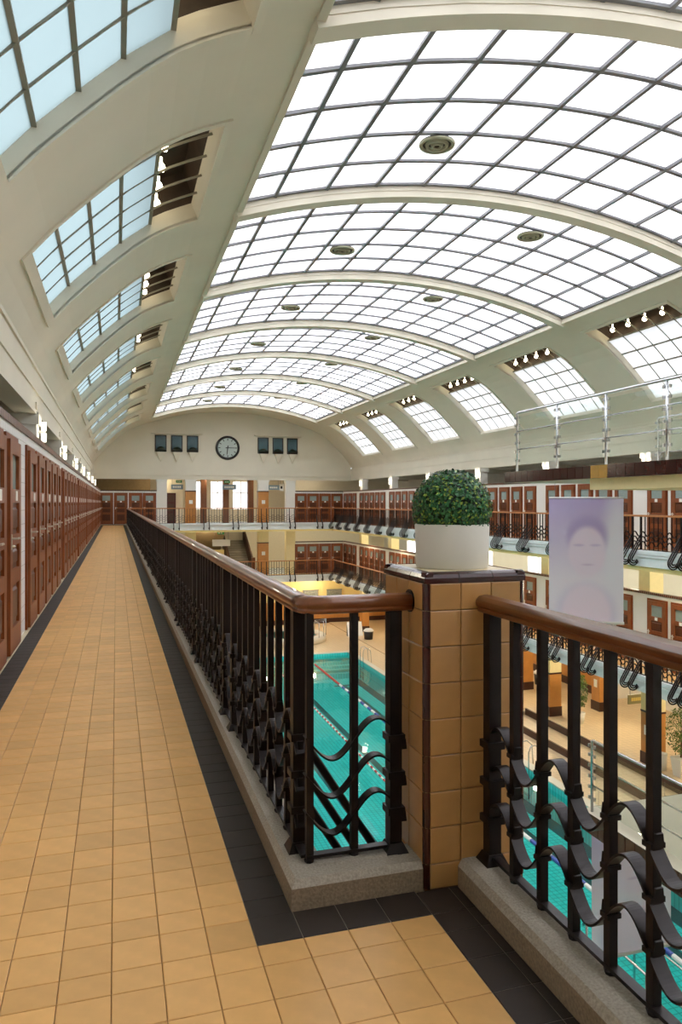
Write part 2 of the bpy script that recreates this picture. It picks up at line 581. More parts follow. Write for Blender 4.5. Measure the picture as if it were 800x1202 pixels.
# ------------------------------------------------------------------ side windows in the vault
ABN = [WA0 + .03, 7.98, 7.57, 7.15, 6.68, WA1 - .03]
def side_window(sgn, glass):
    root = tag(obj('window_20', None), None, None, None, 'structure')
    def pt(a, y, o):
        n = vnorm(a)
        return (XC + sgn * (a + n.x * o), y, vz(a) + n.y * o)
    O = 0.2
    ys = [-WH - .02 + (2 * WH + .04) * k / 5 for k in range(6)]
    for ci in range(4):
        for ri in range(5):
            A, B = ABN[ci], ABN[ci + 1]
            q = [pt(A, ys[ri], O), pt(B, ys[ri], O), pt(B, ys[ri + 1], O), pt(A, ys[ri + 1], O)]
            b = MB(); n = vnorm((A + B) / 2)
            up = [(p[0] + sgn * n.x * .012, p[1], p[2] + n.y * .012) for p in q]
            b.v = q + up
            for f_, m_ in (((0, 1, 2, 3), 0), ((7, 6, 5, 4), 1), ((0, 4, 5, 1), 1), ((1, 5, 6, 2), 1), ((2, 6, 7, 3), 1), ((3, 7, 4, 0), 1)):
                b.f.append(f_); b.mi.append(m_)
            b.build('pane', [glass, 'pane_top'], root)
    for a in ABN[1:-1]:
        p, q = pt(a, 0, O - .025), pt(a, 0, O + .02)
        MB().box(min(p[0], q[0]) - .016, max(p[0], q[0]) + .016, -WH, WH, p[2], q[2]).build('glazing_bar', 'win_bar', root)
    for y in ys[1:-1]:
        b = MB()
        A = [WA0 + (WA1 - WA0) * k / 9 for k in range(10)]
        for k in range(9):
            b.hexa([pt(A[k], y - .012, O - .02), pt(A[k], y + .012, O - .02), pt(A[k], y + .012, O + .012), pt(A[k], y - .012, O + .012),
                    pt(A[k + 1], y - .012, O - .02), pt(A[k + 1], y + .012, O - .02), pt(A[k + 1], y + .012, O + .012), pt(A[k + 1], y - .012, O + .012)])
        b.build('glazing_bar', 'win_bar', root)
    # dark lamp box above the top row of the window
    a0, a1 = 6.68, WA1 - .06
    b = MB()
    c = [pt(a0, -WH - .02, O + .02), pt(a1, -WH - .02, O), pt(a1, WH + .02, O), pt(a0, WH + .02, O + .02)]
    d = [pt(a0, -WH - .02, .85), pt(a1, -WH - .02, .85), pt(a1, WH + .02, .85), pt(a0, WH + .02, .85)]
    b.add(c + d, [(4, 5, 6, 7), (0, 1, 5, 4), (1, 2, 6, 5), (2, 3, 7, 6), (3, 0, 4, 7)])
    b.build('lamp_box', 'dark_void', root)
    for k in range(5):
        p = pt(6.52, ys[k] + .34, .36)
        b = MB().lathe([(0, -.07), (.05, -.05), (.07, 0), (.05, .05), (0.02, .08), (.02, .16), (0, .16)], p, 10)
        b.build('bulb', 'bulb', root, True)
    # plaster trim around the opening
    for s in (-1, 1):
        A = [WA0 + (WA1 - WA0) * k / 9 for k in range(10)]
        b = MB()
        ya, yb = (WH, WH + .10) if s > 0 else (-WH - .10, -WH)
        for k in range(9):
            b.hexa([pt(A[k], ya, -.025), pt(A[k], yb, -.025), pt(A[k], yb, .03), pt(A[k], ya, .03),
                    pt(A[k + 1], ya, -.025), pt(A[k + 1], yb, -.025), pt(A[k + 1], yb, .03), pt(A[k + 1], ya, .03)])
        b.build('trim', 'plaster', root)
    for a, da in ((WA0, .1), (WA1, -.1)):
        b = MB().hexa([pt(a, -WH - .1, -.03), pt(a, WH + .1, -.03), pt(a + da, WH + .1, -.03), pt(a + da, -WH - .1, -.03),
                       pt(a, -WH - .1, .03), pt(a, WH + .1, .03), pt(a + da, WH + .1, .03), pt(a + da, -WH - .1, .03)])
        b.build('trim', 'plaster', root)
    return root
nwin = 20
for sgn, glass, lab in ((-1, 'frost_sky_tint', 'curved window with sky blue tinted into its glass in the vault above the near cabins'), (1, 'frost_grey', 'curved white window in the vault across the pool')):
    w0 = side_window(sgn, glass)
    tag(w0, lab, None, 'vault windows', 'structure')
    w0.location = (0, WC[0], 0)
    w0.name = 'window_%d' % nwin; nwin += 1
    for c in WC[1:]:
        w = copy_tree(w0, (0, c, 0)); w.name = 'window_%d' % nwin; nwin += 1

# ceiling vents
def ring_mesh(r0, r1, z0, z1, nm, m_):
    return MB().lathe([(r0, z1), (r0 + .012, z0), (r1 - .012, z0), (r1, z1)], n=28).mesh(nm, m_)
vent_rings = [ring_mesh(.24, .31, .0, .03, 'vent_ring', 'vent_metal'), ring_mesh(.14, .20, -.015, .03, 'vent_ring', 'vent_metal'), ring_mesh(.06, .11, -.025, .03, 'vent_ring', 'vent_metal')]
vent_back = MB().lathe([(.30, .028), (.30, .05), (0, .05)], n=28).lathe([(0, .03), (.30, .03)], n=28).mesh('vent_back', 'black_paint')
for k in range(7):
    for x, y in ((5.2, 11.4 + 5.44 * k), (9.1, 14.82 + 5.42 * k)):
        if y > RIBS[-1] - .5: continue
        v_ = obj('ceiling_vent', None, None, (x, y, vz(x - XC) + .02))
        for me in vent_rings: obj('vent_ring', me, v_)
        obj('vent_back', vent_back, v_)
        MB().lathe([(0, -.012), (.035, -.012), (.035, .05), (0, .05)], n=12).build('vent_core', 'black_paint', v_)
        tag(v_, 'round ringed air vent set in the skylight', 'vent', 'ceiling vents')

# ------------------------------------------------------------------ walls, slabs, aisles
struct('wall_left', MB().box(XOL - .3, XOL, YB - .3, YH + .3, -9.6, 3.4), 'aisle_plaster', 'outer wall behind the near cabins')
struct('wall_back', MB().box(XOL, XOR, YB - .3, YB, -9.6, 3.0).box(XC - 8.9, XC + 8.9, YB - .3, YB, 3.0, 8.0), 'plaster', 'back wall of the pool hall')
struct('ceiling_aisle', MB().box(XOL, XC - 8.92, YB, YH, 3.22, 3.4).box(XC + 8.92, XOR, YB, YH, 3.22, 3.4).box(XC - 8.92, XC + 8.92, YF + .3, YH, 3.22, 3.4), 'aisle_plaster', 'flat ceiling of the side aisles')
LMOD, LM0 = 5.7, 8.47
RMOD, RM0 = 5.52, 18.96
LP = [LM0 + LMOD * k for k in range(-2, 8)]
RP = [RM0 + RMOD * k for k in range(-4, 6)]
# upper pillars and cross beams of the aisles
for y in LP:
    b = MB().box(-1.72, -1.34, y - .2, y + .2, 0, 3.0).box(-1.76, -1.30, y - .24, y + .24, 2.82, 3.0)
    p = struct('pillar', b, 'white_wall', 'white pillar behind the near cabin row')
    MB().box(XOL, -1.34, y - .15, y + .15, 3.0, 3.22).build('cross_beam', 'aisle_plaster', p)
for y in RP:
    b = MB().box(15.72, 16.1, y - .2, y + .2, 0, 3.0).box(15.68, 16.14, y - .24, y + .24, 2.82, 3.0)
    p = struct('pillar', b, 'white_wall', 'white pillar behind the upper cabins across the pool')
    MB().box(16.1, XOR, y - .15, y + .15, 3.0, 3.22).build('cross_beam', 'aisle_plaster', p)
    b = MB().box(15.65, 16.15, y - .25, y + .25, ZM, -.37)
    struct('pillar', b, 'cream_paint', 'cream pillar above the middle cabins across the pool')

# right outer wall with windows at the middle gallery
b = MB()
wy = sorted(y + RMOD / 2 for y in RP)
last = YB
for y in wy:
    if y > YH - 1: continue
    b.box(XOR, XOR + .3, last, y - .9, -9.6, 3.4)
    b.box(XOR, XOR + .3, y - .9, y + .9, -9.6, -2.5).box(XOR, XOR + .3, y - .9, y + .9, -.9, 3.4)
    last = y + .9
b.box(XOR, XOR + .3, last, YH + .3, -9.6, 3.4)
struct('wall_right', b, 'white_wall', 'white outer wall behind the cabins across the pool')
for k, y in enumerate(wy):
    if y > YH - 1: continue
    w = tag(obj('window_%d' % nwin, None, None, (XOR, y, 0)), 'white frosted window in the outer wall of the middle gallery', None, 'outer wall windows', 'structure'); nwin += 1
    for s in (-1, 1):
        q = MB()
        ya, yb = (-.9, -.02) if s < 0 else (.02, .9)
        q.v = [(0.1, ya, -2.5), (0.1, yb, -2.5), (0.1, yb, -.9), (0.1, ya, -.9), (.112, ya, -2.5), (.112, yb, -2.5), (.112, yb, -.9), (.112, ya, -.9)]
        for f_, m_ in (((3, 2, 1, 0), 0), ((4, 5, 6, 7), 1), ((0, 1, 5, 4), 1), ((1, 2, 6, 5), 1), ((2, 3, 7, 6), 1), ((3, 0, 4, 7), 1)):
            q.f.append(f_); q.mi.append(m_)
        q.build('pane', ['frost_white', 'pane_top'], w)
    MB().box(.06, .14, -.03, .03, -2.5, -.9).build('window_frame', 'white_wall', w)

# gallery slabs
FZ = -0.45
floor = struct('floor', MB().box(XOL, .74, 2.665, YH, FZ, -.012).box(XOL, 1.385, YB, 2.665, FZ, -.012), 'grout', 'tiled walkway of the upper gallery')
def gallery(z, lab):
    o = struct('gallery_slab', MB().box(14.2, XOR, YB, YR, z - .37, z).box(.80 if z == 0 else XOL, XOR, YR, YH, z - .37, z), 'fascia_paint', lab + ' slab across the pool and at the far end')
    # kerb under the railing
    MB().box(14.16, 14.46, YB, YR - .14, z - .02, z + .09).build('kerb', 'fascia_paint', o)
    MB().box(.56, 14.46, YR - .14, YR + .16, z - .02, z + .09).build('kerb', 'fascia_paint', o)
    MB().box(14.16, 14.2, YB, YR, z - .1, z - .06).build('moulding', 'fascia_paint', o)
    MB().box(14.46, XRD, YB, YR, z, z + .012).box(.80, 15.45, YR + .16, YF, z, z + .012).build('floor_finish', 'gallery_tile', o)
    # edge beams under the slab, painted yellow
    if z < 0: return o
    b = MB().box(14.26, 14.56, YB, YR + .3, z - .50, z - .37).box(.8, 14.26, YR + .1, YR + .46, z - .50, z - .37)
    b.build('edge_beam', 'yellow_paint', o)
    for y in RP:
        if y < YR: MB().hexa([(14.56, y - .2, z - .50), (15.65, y - .2, z - .50), (15.65, y + .2, z - .50), (14.56, y + .2, z - .50), (14.56, y - .2, z - .37), (15.65, y - .2, z - .37), (15.65, y + .2, z - .37), (14.56, y + .2, z - .37)]).build('cross_beam', 'yellow_paint', o)
    return o
gallery(0, 'upper gallery')
gallery(ZM, 'middle gallery')
struct('gallery_slab', MB().box(XOL, .80, YB, YR, ZM - .37, ZM).box(.8, 14.2, YB, -1.5, ZM - .37, ZM), 'fascia_paint', 'middle gallery slab under the near walkway')
struct('gallery_slab', MB().box(1.385, 14.2, YB, -1.5, -.45, 0), 'fascia_paint', 'upper gallery slab at the back end')

# ------------------------------------------------------------------ walkway tiles
TS, JT = 0.15, 0.0027
col_x = [0.437 - TS * k for k in range(0, 9)]        # edges from the right border leftwards
ext_x = [0.437, .591, .745, .899, 1.053]
rng = random.Random(4)
row_y = [2.345]
seq = [.155, .118, .155, .15, .118, .155, .155, .118, .15, .155]
k = 0
while row_y[-1] < YR - .2:
    row_y.append(row_y[-1] + seq[k % 10]); k += 1
near_y = [2.345, 2.235]
while near_y[-1] > 0.6: near_y.append(near_y[-1] - .157)
tcache = {}
def tile_obj(x0, x1, y0, y1, m_, parent):
    w, d = round(x1 - x0, 4), round(y1 - y0, 4)
    key = (w, d, m_)
    if key not in tcache:
        tcache[key] = MB().tile(JT / 2, w - JT / 2, JT / 2, d - JT / 2, 0).mesh('floor_tile', m_)
    return obj('floor_tile', tcache[key], parent, (x0, y0, 0))
rest_t, rest_b = MB(), MB()
cells = []
for i in range(len(row_y) - 1):
    for k in range(8): cells.append((col_x[k + 1], col_x[k], row_y[i], row_y[i + 1], 't'))
    cells.append((.437, .589, row_y[i], row_y[i + 1], 'b'))
    cells.append((-.925, col_x[8], row_y[i], row_y[i + 1], 'b'))
for i in range(len(near_y) - 1):
    y1, y0 = near_y[i], near_y[i + 1]
    for k in range(8): cells.append((col_x[k + 1], col_x[k], y0, y1, 't'))
    for k in range(4): cells.append((ext_x[k], ext_x[k + 1], y0, y1, 't'))
    cells.append((1.053, 1.185, y0, y1, 'b')); cells.append((1.185, 1.222, y0, y1, 'b'))
    cells.append((-.925, col_x[8], y0, y1, 'b'))
for k in range(4): cells.append((ext_x[k], ext_x[k + 1], 2.345, 2.505, 'b'))
cells.append((1.053, 1.185, 2.345, 2.495, 'b')); cells.append((1.185, 1.222, 2.345, 2.495, 'b'))
# drop the border cells that run under the kerb corner
cells = [c for c in cells if not (c[4] == 'b' and c[0] == .437 and c[1] == .589 and c[2] < 2.49 and c[2] >= 2.345)]
cells.sort(key=lambda c: (abs((c[2] + c[3]) / 2 - 2.2)))
cnt = {'t': 0, 'b': 0}
for x0, x1, y0, y1, m_ in cells:
    mm = 'tan_tile' if m_ == 't' else 'black_tile'
    lim = 290 if m_ == 't' else 110
    if cnt[m_] < lim and y1 > 1.2:
        tile_obj(x0, x1, y0, y1, mm, floor); cnt[m_] += 1
    else:
        (rest_t if m_ == 't' else rest_b).tile(x0 + JT / 2, x1 - JT / 2, y0 + JT / 2, y1 - JT / 2, 0)
MB().box(col_x[8], .437, 0.6, YR, -.0119, -.0085).box(.437, 1.053, .6, 2.345, -.0119, -.0085).build('tile_bed', 'tan_grout', floor)
MB().box(.437, .589, 2.5, YR, -.0119, -.003).box(-.925, col_x[8], .6, YR, -.0119, -.003).box(1.053, 1.222, .6, 2.495, -.0119, -.003).box(.437, 1.053, 2.345, 2.505, -.0119, -.003).build('tile_bed', 'grout', floor)
tag(rest_t.build('tan_floor_tiles', 'tan_tile', floor), kind='stuff')
tag(rest_b.build('dark_floor_tiles', 'black_tile', floor), kind='stuff')

# kerbs under the near railings
def kerb_profile():
    return [(-.09, 0), (-.09, .075), (-.072, .10), (.15, .10), (.15, 0)]
# left run and its return to the pillar
b = MB()
hk = .10
for (x0, x1, y0, y1) in ((.589, .735, 2.665, YR - .14),):
    b.box(x0, x1, y0, y1, -.012, .075, 1); b.hexa([(x0, y0, .075), (x1, y0, .075), (x1, y1, .075), (x0, y1, .075), (x0 + .018, y0, hk), (x1, y0, hk), (x1, y1, hk), (x0 + .018, y1, hk)])
b.hexa([(.589, 2.507, -.012), (1.088, 2.507, -.012), (1.088, 2.665, -.012), (.589, 2.665, -.012), (.589, 2.507, .075), (1.088, 2.507, .075), (1.088, 2.665, .075), (.589, 2.665, .075)], 1)
b.hexa([(.589, 2.507, .075), (1.088, 2.507, .075), (1.088, 2.665, .075), (.589, 2.665, .075), (.607, 2.525, hk), (1.088, 2.525, hk), (1.088, 2.665, hk), (.607, 2.665, hk)])
b.hexa([(.70, 2.585, hk), (1.02, 2.585, hk), (1.02, 2.66, hk), (.70, 2.66, hk), (.71, 2.595, hk + .006), (1.01, 2.595, hk + .006), (1.01, 2.655, hk + .006), (.71, 2.655, hk + .006)])
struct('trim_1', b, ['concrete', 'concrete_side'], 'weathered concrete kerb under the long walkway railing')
b = MB()
b.box(1.222, 1.38, YB, 2.492, -.012, .075, 1)
b.hexa([(1.222, YB, .075), (1.38, YB, .075), (1.38, 2.492, .075), (1.222, 2.492, .075), (1.24, YB, hk), (1.38, YB, hk), (1.38, 2.492, hk), (1.24, 2.492, hk)])
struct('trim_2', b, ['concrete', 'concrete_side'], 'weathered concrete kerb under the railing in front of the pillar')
struct('trim_3', MB().box(-.97, -.925, YB, YF, -.012, .004), 'cap_stone', 'pale threshold strip under the near cabin doors')

# ------------------------------------------------------------------ tiled pillar
PX0, PX1, PY0, PY1, PZ = 1.088, 1.51, 2.493, 2.927, 1.172
pil = tag(obj('tiled_pillar', None), 'square pillar faced with ochre tiles and dark rounded corners between the railings', 'pillar')
MB().box(PX0 + .008, PX1 - .008, PY0 + .008, PY1 - .008, -.45, PZ - .02).build('core', 'pillar_grout', pil)
zr = [0, .093, .227, .359, .493, .628, .762, .897, 1.031, 1.132]
def wall_tile(w, h, t=.008, c=.003):
    """tile standing upright: local x across, z up, face at y=0 toward -y"""
    vs = []
    for (e, y) in ((0, t), (0, c * .7), (c, 0)):
        vs += [(e, y, e), (w - e, y, e), (w - e, y, h - e), (e, y, h - e)]
    fs = [(8, 9, 10, 11)]
    for k in (0, 4):
        for i in range(4):
            j = (i + 1) % 4
            fs.append((k + i, k + j, k + 4 + j, k + 4 + i))
    return MB().add(vs, fs).mesh('tile', 'pillar_tile')
wc = {}
def put_tile(p, rz, w, h):
    key = (round(w, 3), round(h, 3))
    if key not in wc: wc[key] = wall_tile(w - .003, h - .003)
    obj('tile', wc[key], pil, p, rz)
g = .0015
for i in range(9):
    z0, z1 = zr[i], zr[i + 1]
    for k in range(3):
        wX = (PX1 - .022 - (PX0 + .022)) / 3; wY = (PY1 - PY0 - .044) / 3
        put_tile((PX0 + .022 + k * wX + g, PY0, z0 + g), 0, wX, z1 - z0)
        put_tile((PX1 - .022 - k * wX - g, PY1, z0 + g), PI, wX, z1 - z0)
        put_tile((PX0, PY1 - .022 - k * wY - g, z0 + g), -PI / 2, wY, z1 - z0)
        put_tile((PX1, PY0 + .022 + k * wY + g, z0 + g), PI / 2, wY, z1 - z0)
# rounded brown corner tiles
ca = [(0, .022)] + [(.022 - .022 * math.cos(t), .022 - .022 * math.sin(t)) for t in [PI / 2 * k / 5 for k in range(6)]] + [(.022, 0)]
cor = [(.0, .022)] + [(.022 - .022 * math.cos(PI / 2 * k / 5), .022 - .022 * math.sin(PI / 2 * k / 5)) for k in range(1, 5)] + [(.022, 0), (.022, .022)]
def corner_mesh(h):
    n = len(cor)
    vs = [(x, y, 0) for x, y in cor] + [(x, y, h) for x, y in cor]
    return MB().add(vs, [tuple(range(n - 1, -1, -1)), tuple(range(n, 2 * n))] + [(i, (i + 1) % n, n + (i + 1) % n, n + i) for i in range(n)]).mesh('corner_tile', 'brown_tile')
cm = {}
for i in range(9):
    h = round(zr[i + 1] - zr[i] - .003, 4)
    if h not in cm: cm[h] = corner_mesh(h)
    for (x, y, r) in ((PX0, PY0, 0), (PX1, PY0, PI / 2), (PX1, PY1, PI), (PX0, PY1, -PI / 2)):
        obj('corner_tile', cm[h], pil, (x, y, zr[i] + g), r)
# rounded brown coping tiles along the four top edges
def coping(L):
    s = [(.0, 0), (.0, .018), (.006, .031), (.018, .038), (.035, .040), (.035, 0)]
    n = len(s)
    vs = [(0, y, z) for y, z in s] + [(L, y, z) for y, z in s]
    return MB().add(vs, [tuple(range(n)), tuple(range(2 * n - 1, n - 1, -1))] + [(i, n + i, n + (i + 1) % n, (i + 1) % n) for i in range(n)]).mesh('coping_tile', 'brown_tile')
for (x, y, r, Ltot) in ((PX0, PY0, 0, PX1 - PX0), (PX1, PY0, PI / 2, PY1 - PY0), (PX1, PY1, PI, PX1 - PX0), (PX0, PY1, -PI / 2, PY1 - PY0)):
    me = coping(Ltot / 3 - .003)
    for k in range(3):
        d = k * Ltot / 3 + g
        obj('coping_tile', me, pil, (x + d * math.cos(r), y + d * math.sin(r), 1.134), r)
MB().box(PX0 + .034, PX1 - .034, PY0 + .034, PY1 - .034, 1.13, PZ).build('top_slab', 'cap_stone', pil)

# ------------------------------------------------------------------ railings
def handrail_profile(w=.041, z0=1.020, z1=1.086):
    h_ = [(w * .55, z0), (w * .8, z0 + .004), (w * .82, z0 + .016), (w * .76, z0 + .02), (w * .95, z0 + .026), (w * 1.04, z0 + .04), (w * .98, z1 - .018), (w * .66, z1 - .005)]
    return [(-a, b) for a, b in h_] + [(0, z1)] + [(a, b) for a, b in h_[::-1]]
WZ = (.545, .405, .268)
def wave(b, p0, dirv, n0, n1, zc, seg=6, wid=.022, th=.0035, amp=.070, sgn=1):
    """flat iron ribbon waving along a line; it crosses its mean height at each baluster"""
    d = Vector(dirv); s = Vector((d.y, -d.x, 0))
    rings = []
    N = int(round((n1 - n0) * seg))
    for k in range(N + 1):
        u = n0 + k / seg
        ph = PI * u
        z = zc + sgn * amp * math.sin(ph)
        dz = sgn * amp * PI * math.cos(ph) / SP
        t = Vector((1, dz)).normalized()
        nx, nz = -t.y * th, t.x * th
        c = Vector(p0) + d * (u * SP)
        r = []
        for (sw, sn) in ((-1, -1), (1, -1), (1, 1), (-1, 1)):
            q = c + s * (wid * sw) + d * (nx * sn)
            r.append((q.x, q.y, z + nz * sn))
        rings.append(r)
    base = len(b.v)
    for r in rings: b.v += r
    for k in range(N):
        for m_ in range(4):
            m2 = (m_ + 1) % 4
            b.f.append((base + k * 4 + m_, base + (k + 1) * 4 + m_, base + (k + 1) * 4 + m2, base + k * 4 + m2)); b.mi.append(0)
    b.f.append((base, base + 1, base + 2, base + 3)); b.mi.append(0)
    e = base + N * 4
    b.f.append((e + 3, e + 2, e + 1, e)); b.mi.append(0)
    return b
def baluster_mesh(z0=.108, z1=1.025, w=.0135):
    b = MB().box(-w, w, -w, w, z0, z1)
    b.lathe([(.0, -.012), (.017, -.006), (.02, .004), (.015, .014), (0, .016)], (0, 0, z0 - .0), 8)
    return b.mesh('baluster', 'iron')
def post_mesh(w=.024):
    b = MB().box(-w, w, -w, w, .10, 1.025)
    b.hexa([(-.045, -.045, .10), (.045, -.045, .10), (.045, .045, .10), (-.045, .045, .10), (-.028, -.028, .135), (.028, -.028, .135), (.028, .028, .135), (-.028, .028, .135)])
    for z in WZ:
        b.box(-.034, .034, -.034, .034, z - .022, z + .004)
        b.hexa([(-.01, -.03, z - .06), (.01, -.03, z - .06), (.01, -.05, z - .06), (-.01, -.05, z - .06), (-.012, -.02, z - .02), (.012, -.02, z - .02), (.012, -.045, z - .02), (-.012, -.045, z - .02)])
    return b.mesh('post', 'iron')
BAL, POST = baluster_mesh(), post_mesh()
clip_me = MB().box(-.023, .023, -.017, .017, -.006, .008).hexa([(-.018, -.019, .0), (.018, -.019, .0), (.018, -.0145, .0), (-.018, -.0145, .0), (-.012, -.022, .034), (.012, -.022, .034), (.012, -.017, .036), (-.012, -.017, .036)]).mesh('clip', 'iron')
def bracket_meshes(rad):
    b = MB()
    C = Vector((.26, -.17))
    for r in (.17, .11, .05):
        T = C + Vector((.84, .54)) * r
        zt = T.y + (T.x - .015) * (.84 / .54)
        path = [(.0, 0, zt + .01), (.015, 0, zt)] + [(T.x, 0, T.y)]
        a0 = math.atan2(.54, .84)
        for k in range(1, 9):
            a = a0 - (a0 + 2.45) * k / 8
            path.append((C.x + r * math.cos(a), 0, C.y + r * math.sin(a)))
        b.tube(path, rad, 6)
    k_ = MB().lathe([(0, -.075), (.024, -.055), (.048, -.015), (.05, .015), (.026, .05), (.014, .07), (0, .07)], (.15, 0, -.245), 8)
    return b.mesh('bracket', 'iron', True), k_.mesh('finial', 'iron', True)
BRK, FIN = bracket_meshes(.0155)
BRK2, FIN2 = bracket_meshes(.022)
def add_bracket(parent, loc, rz, far=False):
    o = obj('bracket', BRK2 if far else BRK, parent, loc, rz)
    obj('finial', FIN2 if far else FIN, o)

# long walkway railing with its short return to the pillar
rail = tag(obj('gallery_railing', None), 'long iron railing with wavy bands and polished wooden handrail along the tiled walkway', 'railing')
Y0L = 2.75
hp = handrail_profile()
path = [(XLR, YR, 0), (XLR, 2.70, 0), (XLR + .008, 2.665, 0), (XLR + .035, 2.64, 0), (XLR + .07, 2.632, 0), (PX0 - .002, 2.632, 0)]
MB().sweep(path[:3], hp).build('handrail', 'rail_wood', rail, True)
MB().sweep(path[1:], hp).build('handrail', 'rail_wood_x', rail, True)
nL = int((YR - Y0L) / SP)
for n in range(nL + 1):
    y = Y0L + n * SP
    if n % 11 in (0, 9):
        obj('post', POST, rail, (XLR, y, 0))
        if n == 0 or y < 14: add_bracket(rail, (XLR, y, 0), 0)
    elif n % 11 != 10:
        obj('baluster', BAL, rail, (XLR, y, 0))
        if n < 30:
            for zc in WZ: obj('clip', clip_me, rail, (XLR, y, zc), PI if n % 2 else 0)
for x in (XLR + .015, XLR + .015 + SP):
    obj('baluster', BAL, rail, (x, 2.632, 0))
obj('post', POST, rail, (1.02, 2.632, 0), PI / 2)
for zc in WZ:
    b = MB()
    wave(b, (XLR, Y0L, 0), (0, 1, 0), -.35, 44, zc, 12)
    wave(b, (XLR, Y0L, 0), (0, 1, 0), 44, nL, zc, 5)
    b.build('wave_band', 'iron', rail)
    b = MB()
    wave(b, (XLR + .015, 2.632, 0), (1, 0, 0), -.1, 1.98, zc, 18, sgn=-1)
    b.build('wave_band', 'iron', rail)
MB().box(XLR - .016, XLR + .016, 2.632, YR, .118, .130).build('bottom_bar', 'iron', rail)
MB().box(XLR, 1.02, 2.616, 2.648, .118, .130).build('bottom_bar', 'iron', rail)
MB().lathe([(.044, 0), (.044, .006), (.0, .006)], n=16).build('rosette', 'iron', rail, loc=(0, 0, 0)).matrix_local = Matrix.Translation((PX0 - .006, 2.632, 1.054)) @ Matrix.Rotation(PI / 2, 4, 'Y')

# railing in front of the pillar
XN = 1.337
rail2 = tag(obj('gallery_railing', None), 'short iron railing with wavy bands fixed to the front of the tiled pillar', 'railing')
MB().sweep([(XN, PY0 - .002, 0), (XN, YB + .1, 0)], hp).build('handrail', 'rail_wood', rail2, True)
YN0 = 2.44
for n in range(0, int((YN0 - YB - .2) / SP)):
    y = YN0 - n * SP - (.0 if n == 0 else -.012)
    if n % 11 in (0, 9):
        obj('post', POST, rail2, (XN, y, 0), PI)
    elif n % 11 != 10:
        obj('baluster', BAL, rail2, (XN, y, 0))
        if n < 9:
            for zc in WZ: obj('clip', clip_me, rail2, (XN, y, zc), 0 if n % 2 else PI)
for zc in WZ:
    b = MB()
    wave(b, (XN, YN0 + .012, 0), (0, -1, 0), .05, 11, zc, 20)
    wave(b, (XN, YN0 + .012, 0), (0, -1, 0), 11, 58, zc, 5)
    b.build('wave_band', 'iron', rail2)
MB().box(XN - .016, XN + .016, YB + .1, YN0, .118, .130).build('bottom_bar', 'iron', rail2)

# far and opposite railings (upper and middle gallery): one run along the hall, one across its far end
def side_run(z, label):
    r = tag(obj('gallery_railing', None, None, (0, 0, z)), label, 'railing', 'galleries across the pool')
    MB().sweep([(XRR, YB + .1, 0), (XRR, YR, 0)], handrail_profile(.035, 1.03, 1.086)).build('handrail', 'far_rail_wood', r)
    bal, pst = MB(), MB()
    yb0 = 23.36 - SP - 11 * SP * 18          # pairs of posts centred near y = 23.36
    for n in range(0, 11 * 34):
        y = yb0 + n * SP
        if y < YB + .2 or y > YR - .1: continue
        if n % 11 in (0, 2):
            pst.box(XRR - .024, XRR + .024, y - .024, y + .024, .09, 1.035)
            if y > 9: add_bracket(r, (XRR, y, 0), PI, True)
        elif n % 11 != 1:
            bal.box(XRR - .011, XRR + .011, y - .011, y + .011, .09, 1.035)
    tag(bal.build('balusters', 'iron', r), kind='stuff')
    tag(pst.build('posts', 'iron', r), kind='stuff')
    for zc in WZ:
        wave(MB(), (XRR, yb0, 0), (0, 1, 0), 42, int((YR - yb0) / SP), zc, 4, .02, .009).build('wave_band', 'iron', r)
    MB().box(XRR - .02, XRR + .02, YB + .1, YR, .09, .11).build('bottom_bar', 'iron', r)
def end_run(z, label):
    r = tag(obj('gallery_railing', None, None, (0, 0, z)), label, 'railing', 'galleries across the pool')
    x0 = XLR + .06
    MB().sweep([(XRR - .04, YR, 0), (x0, YR, 0)], handrail_profile(.035, 1.03, 1.086)).build('handrail', 'far_rail_wood', r)
    bal, pst = MB(), MB()
    nx = int((XRR - x0) / SP)
    for n in range(3, nx):
        x = XRR - n * SP
        if n % 11 in (5, 7):
            pst.box(x - .024, x + .024, YR - .024, YR + .024, .09, 1.035)
            add_bracket(r, (x, YR, 0), -PI / 2, True)
        elif n % 11 != 6:
            bal.box(x - .011, x + .011, YR - .011, YR + .011, .09, 1.035)
    tag(bal.build('balusters', 'iron', r), kind='stuff')
    tag(pst.build('posts', 'iron', r), kind='stuff')
    for zc in WZ:
        wave(MB(), (XRR, YR, 0), (-1, 0, 0), 1, nx, zc, 4, .02, .009).build('wave_band', 'iron', r)
    MB().box(x0, XRR - .03, YR - .02, YR + .02, .09, .11).build('bottom_bar', 'iron', r)
side_run(0, 'iron railing with wooden handrail before the upper cabins across the pool')
side_run(ZM, 'iron railing with wooden handrail before the middle cabins across the pool')
end_run(0, 'iron railing across the far end of the upper gallery under the clock')
end_run(ZM, 'iron railing across the far end of the middle gallery before the stairs')

